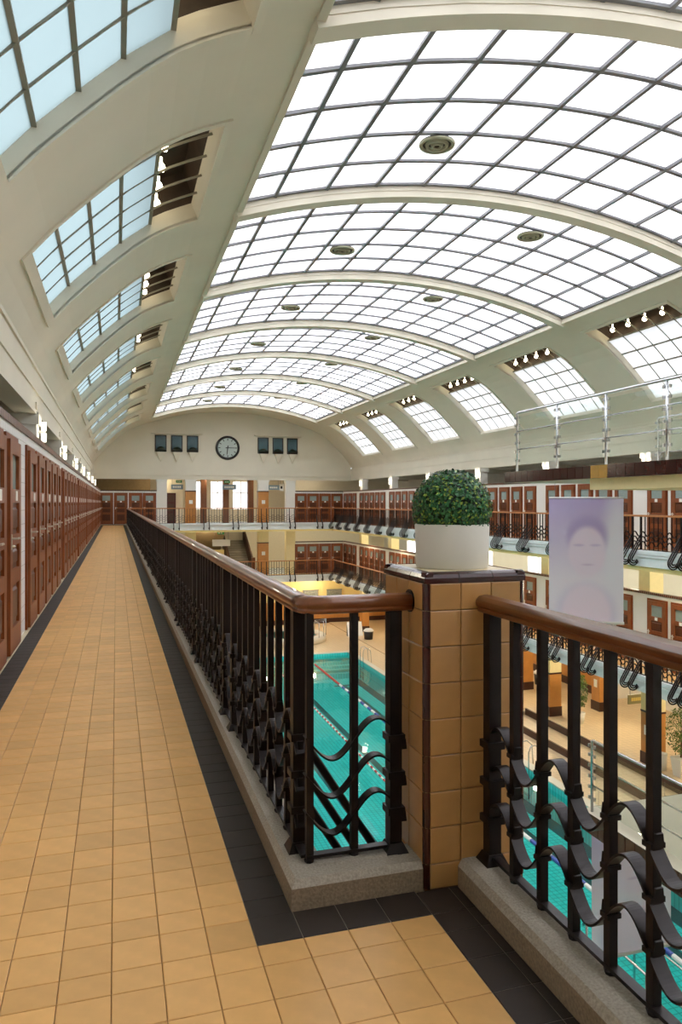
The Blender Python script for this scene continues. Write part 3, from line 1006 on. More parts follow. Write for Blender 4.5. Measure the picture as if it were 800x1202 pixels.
# ------------------------------------------------------------------ cabin walls and doors
def cabin_wall(name, x0, x1, y0, y1, z, m_, lab, capside):
    o = struct(name, MB().box(x0, x1, y0, y1, z, z + 2.19), m_, lab)
    if x1 - x0 < y1 - y0:
        MB().box(min(x0, x1) - .02, max(x0, x1) + .02, y0, y1, z + 2.19, z + 2.262).build('coping', 'cap_tile', o)
    else:
        MB().box(x0, x1, y0 - .02, y1 + .02, z + 2.19, z + 2.262).build('coping', 'plinth', o)
    return o
cabin_wall('wall_cabin_left', -1.07, XLD, YB, YF, 0, 'white_tile', 'white tiled cabin front beside the walkway', 1)
cabin_wall('wall_cabin_right', XRD, XRD + .1, YB, YF, 0, 'white_wall', 'white cabin front of the upper gallery across the pool', 1)
cabin_wall('wall_cabin_middle', XRD, XRD + .1, YB, YF, ZM, 'white_wall', 'white cabin front of the middle gallery across the pool', 1)

def make_door():
    """door in the wall plane x=0, facing +x, hinged along y from -.43 to .43, base at z=0"""
    root = obj('cabin_door', None)
    W, H = .43, 2.08
    fr = MB().box(0, .022, -W, -W + .06, .01, H).box(0, .022, W - .06, W, .01, H).box(0, .022, -W, W, H - .06, H)
    fr.build('door_frame', 'door_frame_wood', root)
    L, T = W - .045, .052
    # leaf: stiles and rails around the recessed panels
    lf = MB()
    zs = [(.03, .26), (.66, .80), (1.03, 1.13), (1.43, 1.56), (1.89, 2.02)]
    S_ = .145
    lf.box(.004, T, -L, -L + S_, .03, 2.02).box(.004, T, L - S_, L, .03, 2.02)
    for a, b_ in zs: lf.box(.004, T, -L + S_, L - S_, a, b_)
    leaf = lf.build('door_leaf', 'door_wood', root)
    for a, b_ in ((.26, .66), (.80, 1.03), (1.13, 1.43)):
        i0 = L - S_
        pn = MB().box(.004, .026, -i0, i0, a, b_)
        e = .045
        if b_ - a > .2:
            pn.hexa([(.026, -i0 + e, a + e), (.026, i0 - e, a + e), (.026, i0 - e, b_ - e), (.026, -i0 + e, b_ - e), (.042, -i0 + e + .02, a + e + .02), (.042, i0 - e - .02, a + e + .02), (.042, i0 - e - .02, b_ - e - .02), (.042, -i0 + e + .02, b_ - e - .02)])
        pn.build('panel', 'door_panel_wood', leaf)
    MB().box(.004, .02, -L + S_, L - S_, 1.56, 1.89).build('pane', 'door_glass', leaf)
    MB().box(T, T + .008, -.055, .055, 1.45, 1.545).build('number_plate', 'plate', leaf)
    h = MB().box(T, T + .008, -L + .03, -L + .075, 1.0, 1.14)
    h.tube([(T, -L + .052, 1.1), (T + .05, -L + .052, 1.1), (T + .055, -L + .17, 1.1)], .011, 6)
    h.lathe([(0, -.018), (.018, 0), (0, .018)], (T + .02, -L + .052, 1.03), 8)
    h.build('handle', 'brass', leaf)
    return root
door0 = make_door()
def place_doors(first, spots, rz, label, group):
    for i, p in enumerate(spots):
        o = first if (i == 0 and first is not None) else copy_tree(door0)
        o.location = p
        o.rotation_euler = (0, 0, rz)
        tag(o, label, 'door', group, 'thing')
DP = 1.02
left_spots = []
for y in LP:
    for k in range(5):
        yy = y + LMOD / 2 + (k - 2) * DP
        if 4.5 < yy < YF - .5: left_spots.append((XLD, yy, 0))
place_doors(door0, left_spots, 0, 'brown panelled cabin door with small glass pane along the tiled walkway', 'cabin doors along the walkway')
rs, ms = [], []
for y in RP:
    for k in range(5):
        yy = y + RMOD / 2 + (k - 2) * 1.0
        if 9 < yy < YF - .5:
            rs.append((XRD, yy, 0)); ms.append((XRD, yy, ZM))
place_doors(None, rs, PI, 'brown cabin door of the upper gallery across the pool', 'upper cabin doors across the pool')
place_doors(None, ms, PI, 'brown cabin door of the middle gallery across the pool', 'middle cabin doors across the pool')

# ------------------------------------------------------------------ far end
# gable wall above the cornice
b = MB()
gp = [(XC + s * a, z) for s, a, z in [(-1, a, z) for a, z in half] + [(1, 0, vz(0))] + [(1, a, z) for a, z in half[::-1]]]
gp = [(x, z + .05) for x, z in gp]
n = len(gp)
lo = [(XC - 8.72, 3.0), (XC + 8.72, 3.0)]
vs = [(x, YF, z) for x, z in gp] + [(x, YF + .3, z) for x, z in gp]
b.add(vs, [tuple(range(n)), tuple(range(2 * n - 1, n - 1, -1))] + [(i, n + i, n + (i + 1) % n, (i + 1) % n) for i in range(n)])
gable = struct('wall_far', b, 'plaster', 'arched cream end wall with the clock')
MB().box(XC - 8.72, XC + 8.72, YF - .12, YF, 3.26, 3.34).box(XC - 8.72, XC + 8.72, YF - .06, YF, 2.98, 3.26).build('cornice', 'plaster', gable)
MB().box(XOL, XC - 8.72, YF, YF + .3, 3.0, 3.3).box(XC + 8.72, XOR, YF, YF + .3, 3.0, 3.3).build('side_lintel', 'aisle_plaster', gable)

def gable_window(x):
    global nwin
    w = tag(obj('window_%d' % nwin, None, None, (x, YF, 4.82)), 'small dark framed window high on the end wall', None, 'windows beside the clock', 'structure'); nwin += 1
    MB().box(-.38, -.31, -.05, 0, 0, 1.1).box(.31, .38, -.05, 0, 0, 1.1).box(-.38, .38, -.05, 0, 1.03, 1.1).box(-.38, .38, -.05, 0, 0, .07).build('window_frame', 'black_paint', w)
    MB().box(-.31, .31, -.02, 0, .07, 1.03).build('pane', 'teal_glass', w)
    MB().hexa([(-.3, -.2, -.02), (.3, -.2, -.02), (.3, 0, -.02), (-.3, 0, -.02), (-.36, -.26, .14), (.36, -.26, .14), (.36, 0, .14), (-.36, 0, .14)]).build('window_box', 'black_paint', w)
    MB().lathe([(.26, 0), (.24, .09), (.13, .17), (0, .2)], (0, -.13, .14), 10).build('planting', 'leaf_dark', w)
    MB().hexa([(-.02, -.04, -.68), (.02, -.04, -.68), (.02, 0, -.68), (-.02, 0, -.68), (-.26, -.2, -.02), (.26, -.2, -.02), (.26, 0, -.02), (-.26, 0, -.02)]).build('console', 'plaster', w)
for x in (2.84, 3.88, 4.92, 9.72, 10.76, 11.78): gable_window(x)
for xa, xb in ((2.2, 5.55), (9.1, 12.4)):
    MB().box(xa, xb, YF - .32, YF, 6.02, 6.09).build('window_ledge', 'plaster', gable)

clock = thing('wall_clock', 'round wall clock with pale face and black rim on the end wall', 'clock', (7.27, YF, 5.16))
def disc_y(b, r, y0, y1, n=40, mi=0):
    vs = [(r * math.cos(2 * PI * k / n), y0, r * math.sin(2 * PI * k / n)) for k in range(n)] + [(r * math.cos(2 * PI * k / n), y1, r * math.sin(2 * PI * k / n)) for k in range(n)]
    return b.add(vs, [tuple(range(n)), tuple(range(2 * n - 1, n - 1, -1))] + [(k, n + k, n + (k + 1) % n, (k + 1) % n) for k in range(n)], mi)
disc_y(MB(), .70, -.06, 0).build('clock_face', 'clock_face', clock)
b = MB(); n = 40
ring = []
for r, y in ((.66, -.07), (.80, -.12), (.82, -.06), (.82, 0), (.66, 0)):
    ring.append([(r * math.cos(2 * PI * k / n), y, r * math.sin(2 * PI * k / n)) for k in range(n)])
for q in ring: b.v += q
for i in range(5):
    for k in range(n):
        k2 = (k + 1) % n; j = (i + 1) % 5
        b.f.append((i * n + k, i * n + k2, j * n + k2, j * n + k)); b.mi.append(0)
b.build('rim', 'black_paint', clock, True)
for k in range(12):
    a = PI / 6 * k; s_, c_ = math.sin(a), math.cos(a)
    q = []
    for (w_, r_) in ((-.028, .50), (.028, .50), (.028, .63), (-.028, .63)):
        q.append((r_ * s_ + w_ * c_, r_ * c_ - w_ * s_))
    MB().hexa([(x, -.06, z) for x, z in q] + [(x, -.066, z) for x, z in q]).build('hour_mark', 'black_paint', clock)
def hand(ang, L, w, nm):
    s_, c_ = math.sin(ang), math.cos(ang)
    q = [(r * s_ + ww * c_, r * c_ - ww * s_) for ww, r in ((-w, -.15), (w, -.15), (w * .6, L), (-w * .6, L))]
    MB().hexa([(x, -.075, z) for x, z in q] + [(x, -.085, z) for x, z in q]).build(nm, 'black_paint', clock)
hand(PI / 2, .60, .03, 'minute_hand')
hand(PI * 1.04, .46, .04, 'hour_hand')

# far end doors and piers, both levels
def far_level(z, kind):
    lab = 'upper' if kind == 0 else 'middle'
    spots = []
    if kind == 0: spots += [(-.60, YF, z), (.307, YF, z), (1.232, YF, z), (2.113, YF, z)]
    spots += [(12.40, YF, z), (13.28, YF, z), (14.16, YF, z), (15.04, YF, z)]
    place_doors(None, spots, -PI / 2, 'dark brown cabin door on the %s gallery at the far end' % lab, 'far end doors, %s gallery' % lab)
    cabin_wall('wall_far_cabins', 12.0, XRD, YF + .002, YF + .12, z, 'white_tile_x' if kind == 0 else 'white_wall', 'white cabin front at the far end of the %s gallery' % lab, 0)
    if kind == 0: cabin_wall('wall_far_cabins', XLD, 2.58, YF + .002, YF + .12, z, 'white_tile_x', 'white cabin front at the end of the walkway', 0)
    top = 2.98 if kind == 0 else 3.1
    for (x0, x1, tall) in ((2.58, 3.24, 0), (4.45, 5.15, 1), (9.38, 10.1, 1), (11.34, 12.0, 0)):
        b = MB().box(x0, x1, YF - .02, YF + .45, z + (2.22 if tall else 0), z + top)
        p = struct('pier', b, 'white_wall' if kind == 0 else 'cream_paint', '%s square pier at the far end of the %s gallery' % ('half-tiled' if tall else 'plain', lab))
        MB().box(x0 - .03, x1 + .03, YF - .05, YF + .48, z + top - .12, z + top).build('capital', 'white_wall' if kind == 0 else 'cream_paint', p)
        if tall:
            MB().box(x0, x1, YF - .02, YF + .45, z, z + 2.19).build('tiled_face', 'orange_tile', p)
            MB().box(x0 - .01, x1 + .01, YF - .03, YF + .46, z + 2.17, z + 2.24).build('band', 'plinth', p)
            MB().box(x0 + .24, x0 + .48, YF - .03, YF - .02, z + 1.35, z + 1.6).build('notice', 'plate', p)
far_level(0, 0)
far_level(ZM, 1)
# hall behind the far wall
struct('wall_hall', MB().box(XOL, 5.3, YH, YH + .3, -9.6, 3.4).box(9.6, XOR, YH, YH + .3, -9.6, 3.4).box(5.3, 9.6, YH, YH + .3, -9.6, .95).box(5.3, 9.6, YH, YH + .3, 3.0, 3.4)
       .box(6.0, 6.75, YH, YH + .3, .95, 3.0).box(7.75, 8.4, YH, YH + .3, .95, 3.0), 'hall_cream', 'cream rear wall of the hall behind the far piers')
for k, (xa, xb) in enumerate(((5.3, 6.0), (6.75, 7.75), (8.4, 9.6))):
    w = tag(obj('window_%d' % nwin, None, None, ((xa + xb) / 2, YH + .1, 0)), 'bright tall window in the hall behind the far railing', None, 'hall windows', 'structure'); nwin += 1
    hw = (xb - xa) / 2
    for s in (-1, 1):
        q = MB(); a, b_ = (-hw, -.02) if s < 0 else (.02, hw)
        q.v = [(a, 0, .95), (b_, 0, .95), (b_, 0, 3.0), (a, 0, 3.0), (a, .012, .95), (b_, .012, .95), (b_, .012, 3.0), (a, .012, 3.0)]
        for f_, m_ in (((0, 1, 2, 3), 0), ((7, 6, 5, 4), 1), ((0, 4, 5, 1), 1), ((1, 5, 6, 2), 1), ((2, 6, 7, 3), 1), ((3, 7, 4, 0), 1)):
            q.f.append(f_); q.mi.append(m_)
        q.build('pane', ['frost_white', 'pane_top'], w)
    MB().box(-.03, .03, -.04, .03, .95, 3.0).box(-hw, hw, -.04, .03, 2.15, 2.22).build('window_frame', 'white_wall', w)
for x in (5.85, 7.4, 9.15):
    struct('column', MB().box(x - .2, x + .2, 51.6, 52.0, 0, 3.22), 'brown_column', 'brown column in the hall behind the far railing')
struct('wall_hall_side', MB().box(XOL, 2.3, 52.9, 53.0, 0, 3.22), 'brown_wall', 'tan wall behind the far cabins')
struct('wall_hall_side', MB().box(12.3, XOR, 52.9, 53.0, 0, 3.22), 'aisle_plaster', 'pale wall behind the far cabins across the pool')
rd = thing('panel_door', 'dark red door beside the white pier in the far hall', 'door', (3.62, 51.6, 0), 0)
MB().box(-.32, .32, 0, .06, 0, 2.1).build('door_leaf', 'red_door', rd)
for zz in (.2, .85, 1.5): MB().box(-.22, .22, -.015, 0, zz, zz + .5).build('panel', 'stair_wood', rd)
struct('wall_hall_partition', MB().box(3.24, 4.44, 51.67, 51.8, 0, 3.22), 'hall_cream', 'cream partition behind the dark red door')
def sign(nm, lab, cat, x0, x1, y, z0, z1, m_, marks=None, group=None, ceil=None):
    if ceil is None: ceil = 3.22 if z0 > 0 else (-.37 if z0 > -3 else ZM - .37)
    t = thing(nm, lab, cat, ((x0 + x1) / 2, y, z0), 0, group)
    w = (x1 - x0) / 2; h = z1 - z0
    MB().box(-w, w, 0, .05, 0, h).build('board', m_, t)
    if marks:
        n_ = marks[0]
        for k in range(n_):
            a = -w * .7 + 1.4 * w * k / n_
            MB().box(a, a + 1.0 * w / n_, -.006, 0, h * .32, h * .68).build('lettering', marks[1], t)
    for s in (-1, 1): MB().box(s * w * .8 - .008, s * w * .8 + .008, .02, .03, h, ceil - z0).build('hanger', 'bar_metal', t)
    return t
sign('hanging_sign', 'grey blue hanging sign beside the white pier in the far hall', 'sign', 3.55, 4.35, YF + .6, 2.33, 2.66, 'sign_grey', (5, 'plate'))
sign('hanging_sign', 'grey blue hanging sign in front of the bright hall windows', 'sign', 7.0, 7.95, YF + .6, 2.33, 2.68, 'sign_grey', (6, 'plate'))
sign('hanging_sign', 'grey blue hanging sign between the two right-hand piers of the far hall', 'sign', 10.2, 11.0, YF + .6, 2.33, 2.66, 'sign_grey', (5, 'plate'))
sign('hanging_sign', 'small white notice sheet hanging beside a grey blue sign', 'sign', 11.02, 11.3, YF + .55, 2.25, 2.75, 'plate', (1, 'black_paint'))
for x, hal in ((4.1, 'beside the white pier'), (7.35, 'before the hall windows')):
    sign('exit_sign', 'small green exit sign %s of the upper hall' % hal, 'sign', x - .2, x + .2, YF + .8, 2.78, 2.95, 'green_sign', (2, 'plate'))

# stairs seen on the middle gallery
st = thing('staircase', 'staircase with pale treads and dark wooden sides rising from the middle gallery', 'staircase', (8.35, 50.9, ZM))
for k in range(14):
    MB().box(-.75, .75, .28 * k, .28 * k + .30, .155 * k, .155 * (k + 1)).build('step', 'tread', st)
for s in (-1, 1):
    b = MB().hexa([(s * .75, -.1, 0), (s * .87, -.1, 0), (s * .87, 3.95, 2.2), (s * .75, 3.95, 2.2), (s * .75, -.1, 1.0), (s * .87, -.1, 1.0), (s * .87, 3.95, 3.15), (s * .75, 3.95, 3.15)])
    b.build('side_panel', 'stair_wood', st)
    MB().box(s * .7 if s > 0 else -.95, s * .95 if s > 0 else -.7, -.22, -.05, 0, 1.15).build('newel_post', 'rail_wood', st)
st2 = thing('staircase', 'dark staircase mostly hidden behind the long handrail', 'staircase', (4.0, 52.2, ZM))
for k in range(10):
    MB().box(-.6, .6, .25 * k, .25 * k + .27, .155 * k, .155 * (k + 1)).build('step', 'stair_wood', st2)
MB().hexa([(.6, -.1, 0), (.7, -.1, 0), (.7, 2.5, 1.6), (.6, 2.5, 1.6), (.6, -.1, 1.0), (.7, -.1, 1.0), (.7, 2.5, 2.6), (.6, 2.5, 2.6)]).build('side_panel', 'stair_wood', st2)
struct('wall_stair', MB().box(5.5, 7.4, 52.6, 52.7, ZM, ZM + 1.6), 'yellow_paint', 'yellow wall beside the stairs')
struct('wall_stair_soffit', MB().hexa([(4.9, 51.2, -.46), (7.3, 51.2, -.46), (7.3, 53.8, -2.0), (4.9, 53.8, -2.0), (4.9, 51.2, -.375), (7.3, 51.2, -.375), (7.3, 53.8, -1.8), (4.9, 53.8, -1.8)]), 'brown_wall', 'sloping soffit of the upper stairs')
sign('notice_board', 'white hanging board above the stairs', 'sign', 6.3, 7.5, 50.4, -1.55, -1.1, 'plate')
sign('exit_sign', 'small green exit sign above the white board by the stairs', 'sign', 6.65, 7.1, 50.5, -.75, -.55, 'green_sign', (2, 'plate'))

# ------------------------------------------------------------------ ground level
PXa, PXb, PYa, PYb, PZb = 1.9, 12.8, 6.8, 40.3, -8.25
deck = struct('pool_deck', MB().box(XOL, PXa, YB, YH, -9.6, ZD).box(PXb, 14.6, YB, YH, -9.6, ZD).box(14.6, XOR, 26.4, YH, -9.6, ZD + .04).box(PXa, PXb, YB, PYa, -9.6, ZD).box(PXa, PXb, PYb, YH, -9.6, ZD), 'deck_tile', 'beige tiled deck around the pool')
ter = struct('terrace', MB().box(15.45, XOR, YB, 25.5, -9.6, ZT).box(14.6, 15.45, YB, 25.5, -9.6, -6.93), 'deck_tile', 'raised beige terrace beside the pool')
MB().box(15.42, 15.452, YB, 25.5, -6.93, ZT - .03).build('riser', 'plinth', ter)
MB().box(14.57, 14.602, YB, 25.5, ZD, -6.96).build('riser', 'plinth', ter)
for k in range(3):
    MB().box(14.6, XOR, 25.5 + .3 * k, 25.8 + .3 * k, -9.6, ZT - .13 * (k + 1)).build('step', 'deck_tile', ter)
    MB().box(14.6, XOR, 25.8 + .3 * k - .02, 25.81 + .3 * k, ZT - .13 * (k + 1) - .05, ZT - .13 * (k + 1) + .002).build('step_edge', 'plinth', ter)
basin = struct('pool_basin', MB().box(PXa, PXb, PYa, PYb, -9.6, PZb), 'pool_tile', 'turquoise tiled pool floor with dark lane lines')
MB().box(PXa, PXa + .05, PYa, PYb, PZb, ZD - .01).build('pool_wall', 'pool_wall_tile', basin)
MB().box(PXb - .05, PXb, PYa, PYb, PZb, ZD - .01).build('pool_wall', 'pool_wall_tile', basin)
MB().box(PXa, PXb, PYa, PYa + .05, PZb, ZD - .01).build('pool_wall', 'pool_tile', basin)
MB().box(PXa, PXb, PYb - .05, PYb, PZb, ZD - .01).build('pool_wall', 'pool_tile', basin)
for k in range(5):
    MB().box(7.6, PXb - .05, PYb - .05 - .35 * (k + 1), PYb - .05 - .35 * k, PZb, ZW - .06 - .14 * k).build('pool_step', 'pool_tile', basin)
for x in (2.7, 4.8, 7.0, 9.2, 11.5):
    MB().box(x - .13, x + .13, PYa + 1.5, PYb - 3.4, PZb, PZb + .004).box(x - .5, x + .5, PYb - 3.4, PYb - 3.15, PZb, PZb + .004).build('lane_line', 'pool_line', basin)
MB().box(PXb - .5, PXb - .05, PYa, PYb - 2, PZb, PZb + .004).build('lane_line', 'pool_line', basin)
MB().box(PXa - .3, PXa, PYa - .3, PYb + .3, ZD, ZD + .02).box(PXb, PXb + .3, PYa - .3, PYb + .3, ZD, ZD + .02).box(PXa, PXb, PYa - .3, PYa, ZD, ZD + .02).box(PXa, PXb, PYb, PYb + .3, ZD, ZD + .02).build('pool_coping', 'pool_edge', basin)
wat = MB()
wat.add([(PXa, PYa, ZW), (PXb, PYa, ZW), (PXb, PYb, ZW), (PXa, PYb, ZW)], [(0, 1, 2, 3)])
tag(wat.build('water', 'water'), 'clear turquoise pool water', 'water', None, 'stuff')

# lane ropes
def lane_rope(x, y0, y1, lab, redfrom, rad=.055, sl=.46):
    t = thing('lane_rope', lab, 'lane rope', (x, y0, ZW))
    MB().tube([(0, 0, .02), (0, y1 - y0, .02)], .012, 6).build('cable', 'white_plastic', t)
    cols = {'red_plastic': MB(), 'blue_plastic': MB(), 'white_plastic': MB()}
    L = y1 - y0
    k, y = 0, 0
    while y < L - .3:
        if L - y < redfrom: c = 'red_plastic'
        else: c = 'white_plastic' if k % 2 else 'blue_plastic'
        if lab.startswith('red'): c = 'white_plastic' if k % 2 else 'red_plastic'
        cols[c].tube([(0, y, .02), (0, y + sl - .02, .02)], rad, 8)
        y += sl; k += 1
    for c, m_ in cols.items():
        if m_.v: tag(m_.build('floats', c, t), kind='stuff')
lane_rope(10.3, 8, 38.6, 'blue and white lane rope with red far end, nearer the raised terrace', 5)
lane_rope(8.1, 8, 38.6, 'red and white lane rope running down the middle of the pool', 0, .035, .2)
lane_rope(5.9, 8, 38.6, 'blue and white lane rope under the walkway side of the pool', 5)

# ground columns
def ground_column(x, y, zb, lab):
    c = struct('column', MB().box(x - .25, x + .25, y - .25, y + .25, -5.0, ZM - .37), 'cream_paint', lab)
    MB().box(x - .26, x + .26, y - .26, y + .26, -5.06, -5.0).build('band', 'plinth', c)
    MB().box(x - .25, x + .25, y - .25, y + .25, zb + .36, -5.06).build('tiled_face', 'orange_tile', c)
    MB().box(x - .27, x + .27, y - .27, y + .27, zb, zb + .36).build('plinth', 'plinth', c)
    MB().box(x - .255, x - .25, y - .1, y + .1, -5.75, -5.45).build('notice', 'plate', c)
for y in RP:
    if y > 5:
        zb = ZT if y < 25.3 else ZD + .04
        ground_column(15.9, y - .1, zb, 'cream and ochre tiled column in the row nearest the pool')
        ground_column(18.1, y - .1, zb, 'cream and ochre tiled column in the row behind')
# ground level far wall
gw = struct('wall_ground_far', MB().box(XOL, XOR, YF + .6, YF + .8, ZD, ZM - .37), 'yellow_paint', 'yellow end wall at pool level')
MB().box(XOL, XOR, YF + .55, YF + .6, ZD + .35, -5.6).build('dado', 'orange_tile_x', gw)
MB().box(XOL, XOR, YF + .53, YF + .6, ZD, ZD + .35).build('plinth', 'plinth', gw)
dr = struct('wall_ground_right', MB().box(XOR - .06, XOR, 27, YF, ZD + .04, -5.0), 'orange_tile', 'ochre tiled dado on the outer wall at pool level')
MB().box(XOR - .08, XOR - .06, 27, YF, ZD + .04, ZD + .4).build('plinth', 'plinth', dr)
for x in (13.25, 15.0):
    t = thing('poster_board', 'grey framed poster board on the yellow end wall at pool level', 'board', (x, YF + .5, -5.25), 0, 'poster boards')
    MB().box(-.55, .55, 0, .05, 0, .42).build('print', 'poster', t)
    MB().box(-.58, .58, -.02, .05, -.04, 0).box(-.58, .58, -.02, .05, .42, .46).build('frame', 'bar_metal', t)

# lamps under the galleries: warm discs with a point lamp
def soffit_lamp(x, y, z, power, lab, grp):
    t = thing('ceiling_lamp', lab, 'lamp', (x, y, z), 0, grp)
    MB().lathe([(.0, -.09), (.14, -.085), (.17, -.05), (.17, -.03), (0, -.03)], n=16).build('diffuser', 'lamp_warm', t, True)
    MB().lathe([(.19, -.035), (.19, 0), (0, 0)], n=16).build('lamp_base', 'white_wall', t)
    point('lamp_light', (0, 0, -.2), power, (1, .85, .62), .12, t)
for i, y in enumerate(RP):
    if 5 < y < YR - 2:
        ym = y + RMOD / 2
        soffit_lamp(15.05, ym, -.37, 120, 'round warm lamp under the upper gallery across the pool', 'lamps under the upper gallery')
        soffit_lamp(17.0, ym, ZM - .37, 150, 'round warm lamp under the middle gallery above the terrace', 'lamps under the middle gallery')
        soffit_lamp(17.6, ym, -.37, 50, 'round warm lamp behind the middle cabins across the pool', 'lamps behind the middle cabins')
for x in (2.5, 6.0, 9.8, 13.2):
    soffit_lamp(x, YF - .7, ZM - .37, 100, 'round warm lamp under the middle gallery at the far end', 'lamps at the far end, pool level')
    soffit_lamp(x, YF + 1.0 if x not in (6.0,) else YF + .9, -.37, 60, 'round warm lamp under the upper gallery at the far end', 'lamps at the far end, middle gallery')
    soffit_lamp(x + .3, 51.2, 3.22, 40, 'round warm lamp on the ceiling of the upper far hall', 'lamps in the upper far hall')
for y in (10, 20, 30, 40):
    soffit_lamp(-1.2, y, ZM - .37, 80, 'round warm lamp under the middle gallery below the walkway', 'lamps below the walkway')

# spot lamps on the aisle pillars
def pillar_lamp(x, y, s, lab, grp):
    t = thing('pillar_lamp', lab, 'lamp', (x, y, 2.52), 0, grp)
    MB().lathe([(.045, .0), (.05, .16), (.0, .16)], n=12).lathe([(.045, .20), (.05, .36), (0, .36)], n=12).build('lamp_shade', 'lamp_white', t, True)
    MB().box(-.02 - .1 * s, .02, -.02, .02, .16, .20).build('lamp_arm', 'white_wall', t)
    point('lamp_light', (.12 * s, 0, .18), 14, (1, .9, .7), .08, t)
for y in LP:
    if y > 5: pillar_lamp(-1.24, y, 1, 'white cylinder lamp pair above the near cabin row', 'lamps above the near cabins')
for y in RP:
    if y > 9: pillar_lamp(15.62, y, -1, 'white cylinder lamp pair above the upper cabins across the pool', 'lamps above the far cabins')

# ------------------------------------------------------------------ platforms with glass balustrades
def platform(x0, x1, yend, zt, th, lab, tiles):
    o = struct('platform', MB().box(x0, x1, YB, yend, zt - th, zt), 'plaster', lab)
    if tiles:
        me = MB().box(-.012, 0, .004, .196, 0, th - .004).mesh('edge_tile', 'brown_tile')
        me2 = MB().box(-.012, 0, .002, .198, 0, th - .004).mesh('edge_tile', 'gold_tile')
        k = 0
        y = yend - .2
        while y > 1.5:
            obj('edge_tile', me2 if k in (13, 14) else me, o, (x0, y, zt - th + .002)); y -= .2; k += 1
        for k in range(int((x1 - x0) / .2)):
            obj('edge_tile', me, o, (x0 + .2 * k + .2, yend, zt - th + .002), -PI / 2)
    return o
def glass_rail(x, y0, y1, z, lab, sx=1, step=1.27, wrap=None):
    t = thing('glass_balustrade', lab, 'balustrade', (x, y1, z))
    H = 1.07
    L = y1 - y0
    n = int(L / step)
    MB().tube([(0, 0, .0), (0, 0, H - .03), (0, -.03, H), (0, -L, H)], .021, 10).build('top_rail', 'steel', t, True)
    for zz in (.4, .73):
        MB().tube([(0, 0, zz), (0, -L, zz)], .013, 8).build('mid_rail', 'steel', t, True)
    for k in range(0, n + 1):
        b = MB().tube([(0, -k * step, -.12), (0, -k * step, H)], .02, 8)
        b.box(-.05, .05, -k * step - .05, -k * step + .05, -.14, -.12)
        p = b.build('post', 'steel', t, True)
        cb = MB()
        for zz in (.2, .36, .52, .68, .84, .98):
            for s in (-1, 1): cb.lathe([(0, -.022), (.022, -.022), (.022, .022), (0, .022)], (0, -k * step + s * .06, zz), 8).tube([(0, -k * step, zz), (0, -k * step + s * .06, zz)], .008, 6)
        cb.build('clamps', 'steel', p)
        if k < n:
            MB().box(-.005, .005, -(k + 1) * step + .08, -k * step - .08, .12, H - .08).build('glass_panel', 'glass', t)
platform(6.95, 10.1, 12.2, 2.0, .2, 'upper platform edged with dark tiles', True)
struct('platform_beam', MB().box(7.0, 10.0, YB, 9.7, 1.63, 1.8).box(7.55, 9.6, YB, 8.2, 1.5, 1.63), 'cream_paint', 'cream beam under the upper platform')
glass_rail(7.0, 1.5, 11.85, 2.0, 'steel and glass balustrade along the pool side of the upper platform')
glass_rail(10.02, 1.5, 11.75, 2.0, 'steel and glass balustrade along the rear side of the upper platform')
platform(6.75, 9.9, 9.55, -3.2, .3, 'lower platform edged with dark tiles', True)
glass_rail(6.82, 1.5, 9.4, -3.2, 'steel and glass balustrade along the lower platform')
for x in (7.2, 9.7):
    struct('column', MB().box(x - .15, x + .15, 3.0, 3.3, ZD - 2.2, -3.5).box(x - .15, x + .15, 3.0, 3.3, -3.2, 1.5 if x > 9.6 or x < 7.55 else 1.5), 'white_wall', 'white column carrying the platforms')

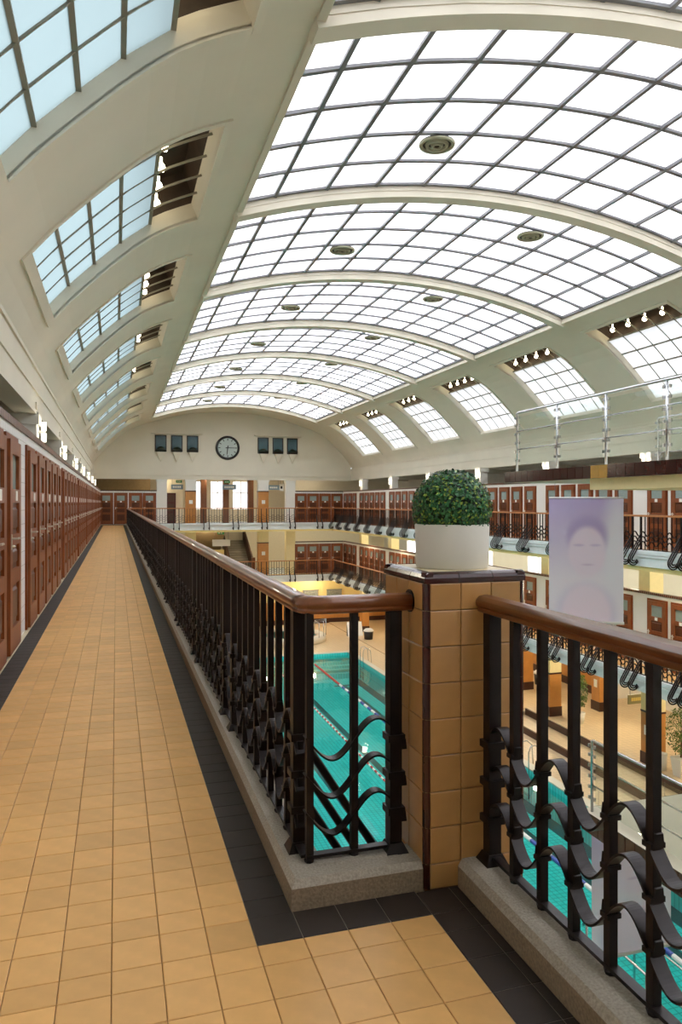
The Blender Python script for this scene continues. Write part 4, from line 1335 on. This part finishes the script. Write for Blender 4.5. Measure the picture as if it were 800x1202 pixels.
# hanging portrait banners: faint violet print
def banner_mat():
    m = bpy.data.materials.new('banner_print')
    m.use_nodes = True
    nt = m.node_tree
    N, L = nt.nodes.new, nt.links.new
    b = nt.nodes['Principled BSDF']
    b.inputs['Roughness'].default_value = 0.6
    tc = N('ShaderNodeTexCoord')
    col = None
    def blob(cx, cz, rx, rz, soft):
        mp = N('ShaderNodeMapping'); mp.vector_type = 'POINT'
        mp.inputs['Location'].default_value = (-cx / rx, 0, -cz / rz)
        mp.inputs['Scale'].default_value = (1 / rx, 0, 1 / rz)
        L(tc.outputs['Object'], mp.inputs[0])
        ln = N('ShaderNodeVectorMath'); ln.operation = 'LENGTH'
        L(mp.outputs[0], ln.inputs[0])
        mr = N('ShaderNodeMapRange'); mr.interpolation_type = 'SMOOTHSTEP'
        mr.inputs[1].default_value = 1 + soft; mr.inputs[2].default_value = 1 - soft
        L(ln.outputs['Value'], mr.inputs[0])
        return mr.outputs[0]
    sx = N('ShaderNodeSeparateXYZ'); L(tc.outputs['Object'], sx.inputs[0])
    g = N('ShaderNodeMapRange'); g.inputs[1].default_value = 0.9; g.inputs[2].default_value = 2.4
    L(sx.outputs[2], g.inputs[0])
    def mix(a, fac, colr):
        mx = N('ShaderNodeMixRGB')
        if isinstance(fac, float): mx.inputs[0].default_value = fac
        else: L(fac, mx.inputs[0])
        if isinstance(a, str): mx.inputs[1].default_value = lin(a)
        else: L(a, mx.inputs[1])
        mx.inputs[2].default_value = lin(colr)
        return mx.outputs[0]
    c = mix('#f8f5fc', g.outputs[0], '#dad0ec')
    c = mix(c, blob(.62, 1.3, .3, 1.3, .5), '#f6f6fc')
    c = mix(c, blob(0, .15, .58, .62, .25), '#eae7f5')
    c = mix(c, blob(0, .15, .48, .62, .15), '#f8f0fa')
    c = mix(c, blob(.02, 1.72, .38, .42, .25), '#d4c9e6')
    c = mix(c, blob(.02, 1.42, .36, .50, .15), '#f8f0fa')
    c = mix(c, blob(-.14, 1.55, .10, .025, .6), '#e6dcee')
    c = mix(c, blob(.18, 1.55, .10, .025, .6), '#e6dcee')
    c = mix(c, blob(.03, 1.16, .11, .02, .6), '#e8dcec')
    L(c, b.inputs['Base Color'])
    tr = N('ShaderNodeBsdfTranslucent'); L(c, tr.inputs[0])
    ms = N('ShaderNodeMixShader'); ms.inputs[0].default_value = .5
    L(b.outputs[0], ms.inputs[1]); L(tr.outputs[0], ms.inputs[2])
    L(ms.outputs[0], nt.nodes['Material Output'].inputs[0])
    M['banner_print'] = m
banner_mat()
def banner(x0, x1, y, zt, H, yaw, lab):
    w = x1 - x0
    t = thing('hanging_banner', lab, 'banner', ((x0 + x1) / 2, y, zt - H), yaw)
    b = MB(); nx_, nz_ = 12, 10
    for s in (0, 1):
        for j in range(nz_ + 1):
            for i in range(nx_ + 1):
                u, v = i / nx_, j / nz_
                b.v.append((-w / 2 + w * u, .012 * math.sin(u * 9 + v) * (1 - v * .5) + s * .004, H * v))
    k0 = (nx_ + 1) * (nz_ + 1)
    for j in range(nz_):
        for i in range(nx_):
            a = j * (nx_ + 1) + i
            b.f.append((a, a + 1, a + nx_ + 2, a + nx_ + 1)); b.f.append((k0 + a + nx_ + 1, k0 + a + nx_ + 2, k0 + a + 1, k0 + a)); b.mi += [0, 0]
    b.build('cloth', 'banner_print', t, True)
    MB().tube([(-w / 2 - .01, 0, 0), (w / 2 + .01, 0, 0)], .03, 10).build('bottom_rod', 'white_plastic', t, True)
    MB().tube([(-w / 2, 0, H), (w / 2, 0, H)], .015, 8).build('top_rod', 'white_plastic', t, True)
    for s in (-1, 1): MB().tube([(s * w * .42, 0, H), (s * w * .42, 0, H + .3)], .004, 5).build('cord', 'bar_metal', t)
banner(8.285, 9.72, 12.6, 1.53, 2.50, -.45, 'pale violet portrait banner hanging from the end of the upper platform')
banner(6.98, 8.45, 9.62, -3.3, 2.3, 0, 'pale violet banner hanging below the lower platform above the water')

# ------------------------------------------------------------------ topiary on the pillar
top = thing('potted_topiary', 'clipped green ball shrub in a round white pot on the tiled pillar', 'potted plant', (1.302, 2.71, PZ))
MB().lathe([(.141, 0), (.145, .006), (.150, .17), (.147, .175), (.140, .172), (.138, .15), (0, .15)], n=48).build('pot', 'pot_white', top, True)
MB().lathe([(.138, .146), (.0, .155)], n=24).build('soil', 'soil', top)
rl = random.Random(5)
core = MB().lathe([(.144 * math.sin(PI * k / 12), .235 - .144 * math.cos(PI * k / 12)) for k in range(13)], n=24)
core.build('foliage_core', 'leaf_dark', top, True)
lv, lv2 = MB(), MB()
for k in range(5200):
    zz = rl.uniform(-.75, 1); th = rl.uniform(0, 2 * PI); rr = math.sqrt(1 - zz * zz)
    nrm = Vector((rr * math.cos(th), rr * math.sin(th), zz))
    p = Vector((0, 0, .235)) + nrm * rl.uniform(.142, .164)
    ax = Vector((rl.uniform(-1, 1), rl.uniform(-1, 1), rl.uniform(-1, 1)))
    t1 = nrm.cross(ax).normalized(); t2 = nrm.cross(t1)
    tl = rl.uniform(-.7, .7)
    d1 = (t1 * math.cos(tl) + nrm * math.sin(tl)) * rl.uniform(.006, .0105)
    d2 = t2 * rl.uniform(.0035, .006)
    (lv2 if rl.random() < .16 else lv).add([p - d1, p + d2, p + d1, p - d2], [(0, 1, 2, 3)])
tag(lv.build('foliage', 'leaf', top), kind='stuff')
tag(lv2.build('foliage_tips', 'leaf_light', top), kind='stuff')

# ------------------------------------------------------------------ potted trees and small things at pool level
def potted_tree(x, y, z, H, R, lab, seed, square):
    t = thing('potted_tree', lab, 'potted plant', (x, y, z))
    if square:
        MB().hexa([(-.15, -.15, 0), (.15, -.15, 0), (.15, .15, 0), (-.15, .15, 0), (-.21, -.21, .55), (.21, -.21, .55), (.21, .21, .55), (-.21, .21, .55)]).build('pot', 'pot_white', t)
        ph = .55
    else:
        MB().lathe([(.13, 0), (.19, .4), (.17, .4), (.16, .36), (0, .36)], n=20).build('pot', 'pot_white', t, True); ph = .38
    r_ = random.Random(seed)
    MB().tube([(0, 0, ph - .05), (.03, .02, H * .5), (0, 0, H * .85)], [.03, .022, .01], 6).build('trunk', 'stem', t)
    b = MB()
    for k in range(900):
        zz = r_.uniform(.35, 1.0) * H
        rad = R * math.sqrt(r_.random()) * (.5 + .6 * math.sin(PI * (zz / H - .3) / .75))
        a = r_.uniform(0, 2 * PI)
        p = Vector((rad * math.cos(a), rad * math.sin(a), zz))
        d1 = Vector((r_.uniform(-1, 1), r_.uniform(-1, 1), r_.uniform(-1.2, .4))).normalized() * r_.uniform(.04, .075)
        d2 = d1.cross(Vector((r_.uniform(-1, 1), r_.uniform(-1, 1), 1))).normalized() * .018
        b.add([p - d1, p + d2, p + d1, p - d2], [(0, 1, 2, 3)])
    tag(b.build('foliage', 'tree_leaf', t), kind='stuff')
potted_tree(16.25, 23.1, ZT, 1.75, .26, 'slender potted tree in a round white pot on the terrace', 3, False)
potted_tree(15.95, 17.75, ZT, 1.95, .42, 'bushy potted tree in a tall square white planter on the terrace', 8, True)
bn = thing('litter_bin', 'small white cylindrical bin beside the near terrace column', 'bin', (15.45 + .35, 18.35, ZT))
MB().lathe([(.13, 0), (.14, .48), (.12, .5), (0, .5)], n=18).build('body', 'white_plastic', bn, True)
MB().lathe([(.145, .47), (.145, .5), (0, .52)], n=18).build('lid', 'white_plastic', bn, True)
for x, y, lab in ((19.2, 30.4, 'black tub with white lid by the ochre wall'), (15.2, 43.6, 'black bin with white lid by the far pool column')):
    t = thing('waste_tub', lab, 'bin', (x, y, ZD + .04))
    MB().lathe([(.26, 0), (.3, .5), (0, .5)], n=18).build('body', 'black_plastic', t, True)
    MB().lathe([(.32, .5), (.32, .56), (.2, .66), (0, .68)], n=18).build('lid', 'white_plastic', t, True)
t = thing('info_panel', 'white slanted panel leaning on the far pool column', 'panel', (14.75, 44.9, ZD + .0))
MB().hexa([(-.5, -.1, 0), (.5, -.1, 0), (.5, -.06, 0), (-.5, -.06, 0), (-.5, .25, .9), (.5, .25, .9), (.5, .29, .9), (-.5, .29, .9)]).build('board', 'white_plastic', t)
MB().box(-.45, -.41, .2, .45, 0, .7).box(.41, .45, .2, .45, 0, .7).build('stand', 'bar_metal', t)
s_ = sign('direction_sign', 'olive direction sign with gold lettering hanging above the terrace', 'sign', 15.9, 16.65, 20.0, -5.12, -4.82, 'sign_olive', (7, 'gold_letter'))

# round warm basin with steps and rails at the far end
hb = thing('whirlpool', 'round raised whirlpool with steel rails at the far end of the deck', 'whirlpool', (10.4, 44.9, ZD))
MB().lathe([(2.3, 0), (2.3, .35), (2.2, .42), (1.75, .42), (1.7, .3), (1.7, .05), (0, .05)], n=40).build('basin', 'pool_edge', hb, True)
MB().lathe([(1.69, .28), (0, .28)], n=40).build('basin_water', 'pool_tile', hb)
for k in range(4):
    a = -.9 + .25 * k
    MB().tube([(2.3 * math.cos(a), 2.3 * math.sin(a), .4), (2.3 * math.cos(a), 2.3 * math.sin(a), 1.3), (1.6 * math.cos(a), 1.6 * math.sin(a), 1.2), (1.55 * math.cos(a), 1.55 * math.sin(a), .4)], .025, 8).build('grab_rail', 'steel', hb, True)
for y in (21.0, 37.5):
    l = thing('pool_ladder', 'steel pool ladder at the terrace edge of the pool', 'ladder', (PXb, y, ZD), 0, 'pool ladders')
    for s in (-.25, .25):
        MB().tube([(-.12, s, -.9), (-.12, s, .6), (-.05, s, .78), (.12, s, .8), (.3, s, .65), (.35, s, .02)], .02, 8).build('handrail', 'steel', l, True)
    for k in range(3): MB().box(-.16, -.08, -.25, .25, -.3 - .25 * k, -.27 - .25 * k).build('rung', 'steel', l)
# entry rails rising from the water near the lower banner
for x, lab in ((8.3, 'double steel entry rail in the water below the violet banner'), (9.35, 'double steel entry rail in the water beside the one below the violet banner')):
    t = thing('entry_rail', lab, 'handrail', (x, 11.7, ZW))
    for zz, r_ in ((1.05, .025), (.72, .02)):
        MB().tube([(0, 0, zz - .1), (0, -.06, zz), (0, -5.2, zz)], r_, 8).build('rail', 'steel', t, True)
    for k in range(4):
        MB().tube([(0, -.1 - 1.6 * k, PZb - ZW), (0, -.1 - 1.6 * k, 1.05)], .022, 8).build('post', 'steel', t, True)
